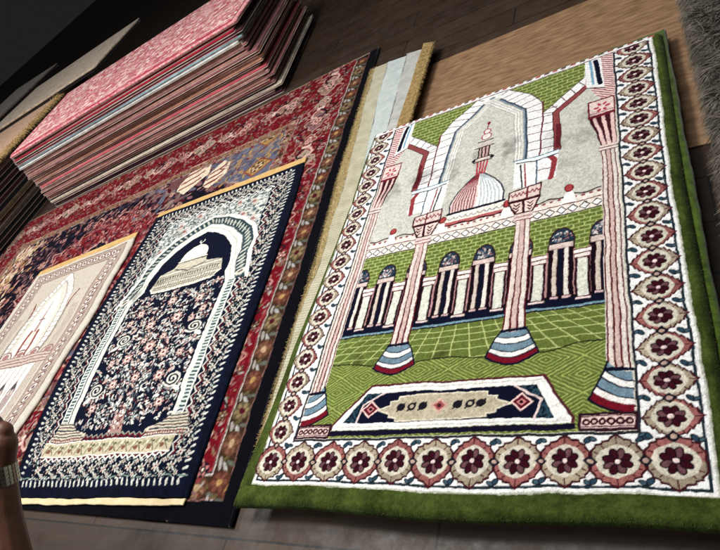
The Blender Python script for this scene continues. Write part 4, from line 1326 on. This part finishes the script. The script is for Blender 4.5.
# tan board on the floor beyond the rug
def board_mat():
    m, nt, b = new_mat('tan_board')
    tc = nt.nodes.new('ShaderNodeTexCoord'); mp = nt.nodes.new('ShaderNodeMapping'); mp.inputs['Scale'].default_value = (4, 15, 1)
    mp.inputs['Rotation'].default_value = (0, 0, .1)
    nt.links.new(tc.outputs['Object'], mp.inputs['Vector'])
    n = nt.nodes.new('ShaderNodeTexNoise'); n.inputs['Scale'].default_value = 5; n.inputs['Detail'].default_value = 8
    nt.links.new(mp.outputs['Vector'], n.inputs['Vector'])
    cr = nt.nodes.new('ShaderNodeValToRGB'); cr.color_ramp.elements[0].color = (*lin(112, 82, 54), 1); cr.color_ramp.elements[1].color = (*lin(158, 124, 92), 1)
    cr.color_ramp.elements[0].position = .3; cr.color_ramp.elements[1].position = .7
    nt.links.new(n.outputs['Fac'], cr.inputs['Fac']); nt.links.new(cr.outputs['Color'], b.inputs['Base Color'])
    b.inputs['Roughness'].default_value = .7
    return m


tag(link('floor_board', slab([(-.9, 1.05), (.25, 1.05), (.25, 1.86), (-.9, 1.86)], .0005, .006, seg=.2, round_=.2, wob=.0), board_mat()),
    'tan wooden board lying flat on the dark floor beyond the mosque rug', 'board')


# ================================================================== STACKS OF FOLDED CARPETS
def layer_mats():
    cache = {}
    def get(c, c2=None, ns=34):
        key = (c, c2, ns)
        if key not in cache:
            cache[key] = pile_mat('folded_pile_%d' % len(cache), lin(*c), lin(*(c2 or tuple(int(x * .72) for x in c))), nscale=ns, bump=.8, scale=420)
        return cache[key]
    return get


LM = layer_mats()
BACKING = LM((216, 202, 190), (186, 168, 158))
BACKING_D = LM((150, 124, 112), (110, 86, 78))

S1 = [  # from the floor up: colour, thickness, words
    ((58, 20, 38), .016, 'dark plum'), ((128, 84, 84), .013, 'dusty mauve'), ((116, 74, 70), .012, 'dull brown'), ((196, 184, 164), .014, 'greyish ivory'),
    ((36, 24, 20), .013, 'near black'), ((140, 92, 88), .013, 'mauve'), ((176, 92, 96), .013, 'dull rose'), ((134, 82, 72), .013, 'reddish brown'),
    ((150, 96, 92), .012, 'faded mauve'), ((116, 62, 66), .012, 'wine brown'), ((176, 128, 122), .012, 'powder pink'), ((126, 84, 78), .012, 'earth brown'), ((186, 84, 92), .014, 'coral'), ((142, 88, 78), .013, 'rust brown'), ((128, 80, 82), .012, 'dim mauve'),
    ((160, 110, 90), .013, 'light brown'), ((120, 72, 54), .013, 'chestnut'), ((154, 96, 100), .012, 'pinkish mauve'), ((128, 72, 58), .013, 'brick brown'),
    ((134, 82, 84), .013, 'plum brown'), ((172, 124, 112), .012, 'sandy rose'), ((120, 70, 70), .012, 'umber red'), ((150, 104, 104), .012, 'ashy mauve'), ((168, 112, 108), .012, 'pale rose'), ((204, 196, 184), .014, 'ivory white'), ((190, 196, 194), .014, 'bluish white'), ((136, 164, 174), .014, 'light blue'),
    ((160, 58, 88), .014, 'magenta'), ((66, 24, 30), .012, 'dark maroon'), ((150, 30, 48), .016, 'crimson'), ((126, 20, 38), .015, 'deep red'), ((172, 60, 76), .017, 'pink red'),
]
tot = sum(t for _, t, _ in S1)
zsc = .362 / tot
ordn = ['first', 'second', 'third', 'fourth', 'fifth', 'sixth', 'seventh', 'eighth', 'ninth', 'tenth', 'eleventh', 'twelfth', 'thirteenth', 'fourteenth', 'fifteenth', 'sixteenth', 'seventeenth', 'eighteenth', 'nineteenth', 'twentieth', 'twenty-first', 'twenty-second', 'twenty-third', 'twenty-fourth', 'twenty-fifth', 'twenty-sixth', 'twenty-seventh', 'twenty-eighth', 'twenty-ninth', 'thirtieth', 'thirty-first', 'thirty-second', 'thirty-third']
z = .001
bl, br = Vector((-3.30, 2.012)), Vector((-1.58, 2.193))
ax = (br - bl).normalized(); ay = Vector((-ax.y, ax.x))
for i, (c, th, nm) in enumerate(S1):
    th *= zsc
    o0 = rnd.uniform(-.008, .008) - .012 * (i / 31)
    l0 = rnd.uniform(-.012, .012) + .045 * (i / 31)
    if nm in ('light blue', 'ivory white'): o0 -= .006
    a = bl + ax * l0 - ay * o0 * 1.0
    b_ = br + ax * rnd.uniform(-.03, .03) - ay * (o0 + rnd.uniform(-.006, .006))
    d = ay * .72
    mid = (a + b_) / 2 - ay * rnd.uniform(-.008, .008)
    out = [tuple(a), tuple(a.lerp(mid, .5) - ay * rnd.uniform(-.004, .004)), tuple(mid), tuple(b_), tuple(b_ + d), tuple(a + d)]
    top = i == len(S1) - 1
    c = tuple(min(250, int(x * 1.16)) for x in c)
    m = LM(c, (238, 190, 190), 60) if top else LM(c, tuple(int(x * .82) for x in c))
    nmz = 'folded_carpet'
    o = link(nmz, slab(out, z + th * .24, z + th, seg=.03, round_=.32, wob=.003, seed=100 + i), m)
    where = 'topmost of the striped stack' if top else '%s layer from the floor in the striped stack' % ordn[i]
    tag(o, '%s folded carpet, %s' % (nm, where), 'carpet', 'folded carpets in the striped red stack')
    k = slab(out, z, z + th * .24 - .0002, seg=.03, round_=.1, wob=.002, seed=200 + i, ins=-.0012)
    link('backing', k, BACKING if i % 5 != 1 else BACKING_D, o)
    z += th + .0003

# pattern of pale flowers on the topmost carpet: a thin woven sheet on its top
def top_pattern():
    w = Weave(0, 164, 0, 69, 2.4, wob=.5, wf=.3, seed=131)
    R = random.Random(3)
    w.a[:] = np.array(lin(196, 132, 136), np.float32)
    for k in range(5200):
        w.ell(R.uniform(0, 195), R.uniform(0, 76), R.uniform(.6, 2.2), R.uniform(.4, 1.1), R.choice([lin(236, 196, 192), lin(228, 170, 176), lin(204, 142, 146), lin(236, 222, 210), lin(180, 106, 114), lin(200, 164, 144), lin(176, 96, 106)]), R.random() * 3.14)
    for k in range(60):
        x, y = R.uniform(0, 195), R.uniform(0, 76)
        w.ell(x, y, 3.6, 2.6, lin(196, 84, 104)); w.ell(x, y, 2.4, 1.6, lin(240, 214, 206))
    w.rect(0, 0, 195, 2.2, lin(180, 76, 88)); w.rect(0, 0, 1.8, 76, lin(226, 140, 150))
    w.rect(0, 5, 195, 6, lin(240, 206, 204))
    return w


ztop = z


def top_place(U, V):
    a = bl + ax * .052 + ay * .022
    return a.x + ax.x * U * .0102 + ay.x * V * .0098, a.y + ax.y * U * .0102 + ay.y * V * .0098


rug_sheet('pile_face', top_pattern(), top_place, lambda U, V: ztop + .0018 + .001 * vnoise(U, V, .1, 3), CARPET, o, relief=.0008, skirt=.002)

# second stack, seen along its right side
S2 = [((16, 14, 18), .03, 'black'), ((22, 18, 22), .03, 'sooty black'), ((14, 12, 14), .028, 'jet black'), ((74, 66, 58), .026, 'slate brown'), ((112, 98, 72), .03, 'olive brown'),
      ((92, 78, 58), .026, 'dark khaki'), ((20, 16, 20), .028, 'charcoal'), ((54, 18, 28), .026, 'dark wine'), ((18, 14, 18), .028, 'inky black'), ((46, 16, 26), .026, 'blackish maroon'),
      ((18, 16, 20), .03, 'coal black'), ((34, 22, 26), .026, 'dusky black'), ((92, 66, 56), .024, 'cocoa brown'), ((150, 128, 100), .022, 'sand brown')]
tot2 = sum(t for _, t, _ in S2)
z = .001
for i, (c, th, nm) in enumerate(S2):
    th *= .352 / tot2
    o0 = rnd.uniform(-.01, .01)
    x0 = -3.53 + o0 + (.012 if nm == 'cocoa brown' else 0)
    out = [(x0, 1.30 + rnd.uniform(-.01, .01)), (x0 - .06, 3.15), (x0 - 1.0, 3.12), (x0 - .95, 1.3)]
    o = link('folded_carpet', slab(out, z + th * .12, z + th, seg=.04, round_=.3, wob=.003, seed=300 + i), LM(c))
    tag(o, '%s folded carpet, %s layer from the floor in the dark stack at the left' % (nm, ordn[i]), 'carpet', 'folded carpets in the dark left stack')
    link('backing', slab(out, z, z + th * .12 - .0002, seg=.05, round_=.1, wob=.002, seed=340 + i, ins=-.0005), BACKING_D, o)
    z += th + .0003
# golden fringed carpet on top of the dark stack
gx = -3.50
o = empty('fringed_carpet', (gx, 2.2, z))
tag(o, 'tan carpet with a golden fringe hanging over the dark stack at the left', 'carpet')
TANP = LM((204, 172, 138), (176, 130, 110), 30)
link('pile', slab([(gx, 1.34), (gx - .065, 3.1), (gx - 1.0, 3.1), (gx - .95, 1.34)], z, z + .014, seg=.03, wob=.004, seed=60), TANP, o)
rr = []; dd = []
for k in range(9000):
    t = nr.random()
    rr.append((gx + .002 - .065 * t - nr.random() * .05, 1.34 + 1.76 * t, z + .013)); dd.append((.8, -.1, .25))
me, _, _ = blades(rr, dd, .028, .0016, 1.3, 61, segs=3)
link('fringe', me, LM((214, 184, 126), (170, 138, 84), 90), o)
# two more folded carpets farther left on top
z2 = z + .015
for j, (xo, tilt, c, nm) in enumerate((( -.30, .38, (200, 180, 158), 'beige mottled folded carpet lying askew on the golden fringed carpet'), (-.62, .36, (96, 84, 74), 'grey brown folded carpet on the left end of the dark stack'))):
    p0 = at(0, 128, z2 + .03) if j == 0 else at(0, 112, z2 + .05)
    p1 = at(44, 99, z2 + .03) if j == 0 else at(14, 99, z2 + .05)
    a = Vector(p0[:2]); b_ = Vector(p1[:2]); t = (b_ - a).normalized()
    a = a - t * .5; b_ = b_ + t * .55
    n = Vector((-t.y, t.x))
    out = [tuple(a), tuple(b_), tuple(b_ + n * .7), tuple(a + n * .7)]
    o = empty('askew_carpet', (a.x, a.y, z2))
    tag(o, nm, 'carpet')
    link('dark_underside', slab(out, z2, z2 + .016, seg=.05, wob=.003, seed=70 + j, ins=.006), LM((30, 24, 24)), o)
    link('pile', slab(out, z2 + .0163, z2 + .030, seg=.04, wob=.003, seed=75 + j), LM(c, tuple(int(x * .74) for x in c), 26), o)
    z2 += .031


# ================================================================== GREY SHAGGY RUG ON THE RIGHT
shag = empty('shaggy_rug', (.25, 1.3, 0))
tag(shag, 'thick grey shaggy fur rug folded at the right edge beside the green border', 'rug')
GFUR = pile_mat('grey_fur', lin(136, 128, 116), lin(58, 54, 48), sheen=.15, nscale=40)
outl = [(.045, .62), (.5, .60), (.5, 1.95), (.035, 1.9)]
link('fold', slab(outl, .001, .085, seg=.02, round_=.4, wob=.004, seed=80), pile_mat('dark_fur_base', lin(60, 56, 54), lin(40, 38, 36)), shag)
rr = []; dd = []
for k in range(30000):
    if k % 3:
        x = .04 + abs(nr.normal(0, .12)); y = nr.uniform(.62, 1.9); c_ = math.sin(x * 90 + 3 * math.sin(y * 37)) + math.sin(y * 71 + 2 * math.sin(x * 55)); rr.append((x, y, .084)); dd.append((-.75 + .3 * c_, -.35 - .25 * math.cos(y * 60), .35))
    else:
        y = nr.uniform(.62, 1.9); rr.append((.043, y, nr.uniform(.02, .084))); dd.append((-.7, -.3, -.3))
me, _, _ = blades(rr, dd, .042, .0011, 1.1, 81, segs=3, spread=.22)
link('fur', me, GFUR, shag)


# ================================================================== HAND WITH A WATCH AT THE LEFT EDGE
RIGHT = Vector(RW[:, 0]); UP = Vector(RW[:, 1]); BACK = Vector(RW[:, 2])
D0 = 1.02


def hp(x, y, d=0.0):
    """a point of the hand; d metres nearer to (+) or away from (-) the onlooker"""
    return at_depth(x + 3.0, y - 1.0, D0 - d)


def skin_mat():
    m, nt, b = new_mat('brown_skin')
    tc = nt.nodes.new('ShaderNodeTexCoord')
    n = nt.nodes.new('ShaderNodeTexNoise'); n.inputs['Scale'].default_value = 35; n.inputs['Detail'].default_value = 6
    nt.links.new(tc.outputs['Object'], n.inputs['Vector'])
    cr = nt.nodes.new('ShaderNodeValToRGB'); cr.color_ramp.elements[0].color = (*lin(82, 52, 40), 1); cr.color_ramp.elements[1].color = (*lin(116, 78, 60), 1)
    nt.links.new(n.outputs['Fac'], cr.inputs['Fac']); nt.links.new(cr.outputs['Color'], b.inputs['Base Color'])
    b.inputs['Roughness'].default_value = .5
    b.inputs['Subsurface Weight'].default_value = .08; b.inputs['Subsurface Radius'].default_value = (.01, .004, .002)
    n2 = nt.nodes.new('ShaderNodeTexNoise'); n2.inputs['Scale'].default_value = 320
    nt.links.new(tc.outputs['Object'], n2.inputs['Vector'])
    bp = nt.nodes.new('ShaderNodeBump'); bp.inputs['Strength'].default_value = .25; bp.inputs['Distance'].default_value = .001
    nt.links.new(n2.outputs['Fac'], bp.inputs['Height']); nt.links.new(bp.outputs['Normal'], b.inputs['Normal'])
    return m


SKIN = skin_mat()
def capsules(name, caps, voxel, mat):
    """tapered rounded limbs fused into one continuous skin"""
    bm = bmesh.new()
    for (p, r0), (q, r1) in caps:
        ax_ = (q - p); L = ax_.length; ax_.normalize()
        n1 = ax_.orthogonal().normalized(); n2 = ax_.cross(n1)
        rings = []
        prof = [(-r0 * math.cos(t), r0 * math.sin(t)) for t in (.25, .6, 1.0, 1.35)] + [(L * k / 5, r0 + (r1 - r0) * k / 5) for k in range(6)] + [(L + r1 * math.sin(t), r1 * math.cos(t)) for t in (.25, .6, 1.0, 1.35)]
        for h, r in prof:
            rings.append([bm.verts.new(p + ax_ * h + (n1 * math.cos(a) + n2 * math.sin(a)) * r) for a in [k * math.pi / 8 for k in range(16)]])
        for A, B in zip(rings[:-1], rings[1:]):
            for k in range(16): bm.faces.new((A[k], A[(k + 1) % 16], B[(k + 1) % 16], B[k]))
        bm.faces.new(rings[0][::-1]); bm.faces.new(rings[-1])
    bmesh.ops.recalc_face_normals(bm, faces=bm.faces)
    me = bpy.data.meshes.new(name); bm.to_mesh(me); bm.free()
    o = bpy.data.objects.new(name, me); COL.objects.link(o)
    m = o.modifiers.new('r', 'REMESH'); m.mode = 'VOXEL'; m.voxel_size = voxel; m.use_smooth_shade = True
    m = o.modifiers.new('s', 'SMOOTH'); m.iterations = 7; m.factor = .5
    dg = bpy.context.evaluated_depsgraph_get()
    m2 = bpy.data.meshes.new_from_object(o.evaluated_get(dg))
    bpy.data.objects.remove(o)
    for p in m2.polygons: p.use_smooth = True
    m2.name = name
    return link(name, m2, mat)


wrist = (hp(-8, 477), .0345)
caps = [(wrist, (hp(-6, 520, .01), .040)), ((hp(-6, 520, .01), .040), (hp(6, 590, .03), .047)), ((hp(6, 590, .03), .047), (hp(28, 690, .06), .050)),
        ((hp(-8, 474), .031), (hp(-2, 445), .0275)), ((hp(-10, 472), .032), (hp(-14, 440), .031)), ((hp(-14, 470), .030), (hp(-28, 442, -.004), .028))]
for x, y, l, r in ((0, 432, 15, .0160), (-11, 425, 18, .0165), (-25, 425, 18, .0165), (-38, 430, 16, .0155)):
    k0 = (hp(x, y), r * 1.08)
    caps.append(((hp(x * .7 - 5, 455), .022), k0))                     # back of the hand to each knuckle
    k1 = (hp(x + 1, y - 2, -.036), r * .84); k2 = (hp(x, y + l, -.058), r * .74); k3 = (hp(x - 1, y + l * 1.9, -.046), r * .62)
    caps += [(k0, k1), (k1, k2), (k2, k3)]
caps += [((hp(-24, 462, -.006), .021), (hp(-46, 446, -.022), .0165)), ((hp(-46, 446, -.022), .0165), (hp(-49, 430, -.044), .0140)), ((hp(-49, 430, -.044), .0140), (hp(-38, 424, -.062), .0105))]
person = capsules('person', caps, .0022, SKIN)
tag(person, "brown forearm and closed hand wearing a silver wristwatch at the lower left edge", 'person')
# metal watch: links round the wrist and a case
STEEL, nt, bb = new_mat('brushed_steel'); bb.inputs['Metallic'].default_value = 1; bb.inputs['Roughness'].default_value = .32; bb.inputs['Base Color'].default_value = (*lin(176, 178, 172), 1)
c0 = hp(-8, 477); axis = (hp(-8, 460) - hp(-2, 494)).normalized()
e1 = RIGHT - axis * RIGHT.dot(axis); e1.normalize(); e2 = axis.cross(e1)
bm = bmesh.new()
NLK = 30
for i in range(NLK):
    a = (i + .5) * 2 * math.pi / NLK
    for row in (-2, -1, 0, 1, 2):
        cc = c0 + (e1 * math.cos(a) * .0365 + e2 * math.sin(a) * .035) + axis * row * .0068
        t = (-e1 * math.sin(a) + e2 * math.cos(a)); nrm = e1 * math.cos(a) + e2 * math.sin(a)
        M4 = Matrix((t, axis, nrm)).transposed().to_4x4(); M4.translation = cc
        r = bmesh.ops.create_cube(bm, size=1, matrix=M4 @ Matrix.Diagonal((.0076, .0066, .0034, 1)))
bmesh.ops.bevel(bm, geom=list(bm.edges), offset=.0010, segments=2, affect='EDGES')
me = bpy.data.meshes.new('watch_band'); bm.to_mesh(me); bm.free()
band = link('wristwatch', me, STEEL, person)
bm = bmesh.new()
M4 = Matrix((e1, axis, e2)).transposed().to_4x4() if e2.dot(BACK) > 0 else Matrix((e1, axis, -e2)).transposed().to_4x4()
sgn = 1 if e2.dot(BACK) > 0 else -1
M4.translation = c0 + e2 * sgn * .038
bmesh.ops.create_cone(bm, cap_ends=True, segments=36, radius1=.0185, radius2=.0165, depth=.008, matrix=M4)
me = bpy.data.meshes.new('watch_case'); bm.to_mesh(me); bm.free()
link('watch_case', me, STEEL, band)


# ================================================================== LIGHT
def area(name, loc, target, size, power, col=(1, .97, .93), sizey=None):
    l = bpy.data.lights.new(name, 'AREA'); l.energy = power; l.size = size; l.color = col
    if sizey: l.shape = 'RECTANGLE'; l.size_y = sizey
    o = bpy.data.objects.new(name, l); COL.objects.link(o)
    o.location = loc
    o.rotation_euler = (Vector(target) - Vector(loc)).to_track_quat('-Z', 'Y').to_euler()
    return o


area('shop_lamp', (-1.3, .75, 2.25), (-1.2, .9, 0), .5, 45, (1, .985, .965))
area('far_fill', (-3.5, 1.3, 2.1), (-3.4, 1.9, 0), .5, 42, (1, .985, .965))  # unseen fill light, added to brighten the stacks at the far left
area('overhead_fill', (-1.0, 1.0, 2.7), (-1.0, 1.0, 0), 2.2, 38, (.98, .99, 1), 2.2)  # broad soft fill added overhead, no actual fixture
area('front_fill', (-1.2, -.7, 1.9), (-2.2, 1.8, .1), .6, 16, (1, .99, .97))  # added fill from the camera side, lightens the front faces of the stack
w_ = bpy.data.worlds.new('World'); SC.world = w_; w_.use_nodes = True
w_.node_tree.nodes['Background'].inputs['Color'].default_value = (1, 1, 1, 1)
w_.node_tree.nodes['Background'].inputs['Strength'].default_value = .014

# ================================================================== CAMERA
cam = bpy.data.cameras.new('camera')
cam.sensor_fit = 'HORIZONTAL'; cam.sensor_width = 36.0
cam.lens = FOC / 720.0 * 36.0
cam.clip_start = .02; cam.clip_end = 200
co = bpy.data.objects.new('camera', cam); COL.objects.link(co)
M = Matrix([list(RW[0]), list(RW[1]), list(RW[2])]).to_4x4()
M.translation = Vector((0, 0, H))
co.matrix_world = M
SC.camera = co
SC.view_settings.view_transform = 'Standard'
SC.view_settings.look = 'None'
SC.view_settings.exposure = 0.0
SC.view_settings.gamma = 1.0
SC.render.engine = 'CYCLES'
SC.cycles.max_bounces = 5
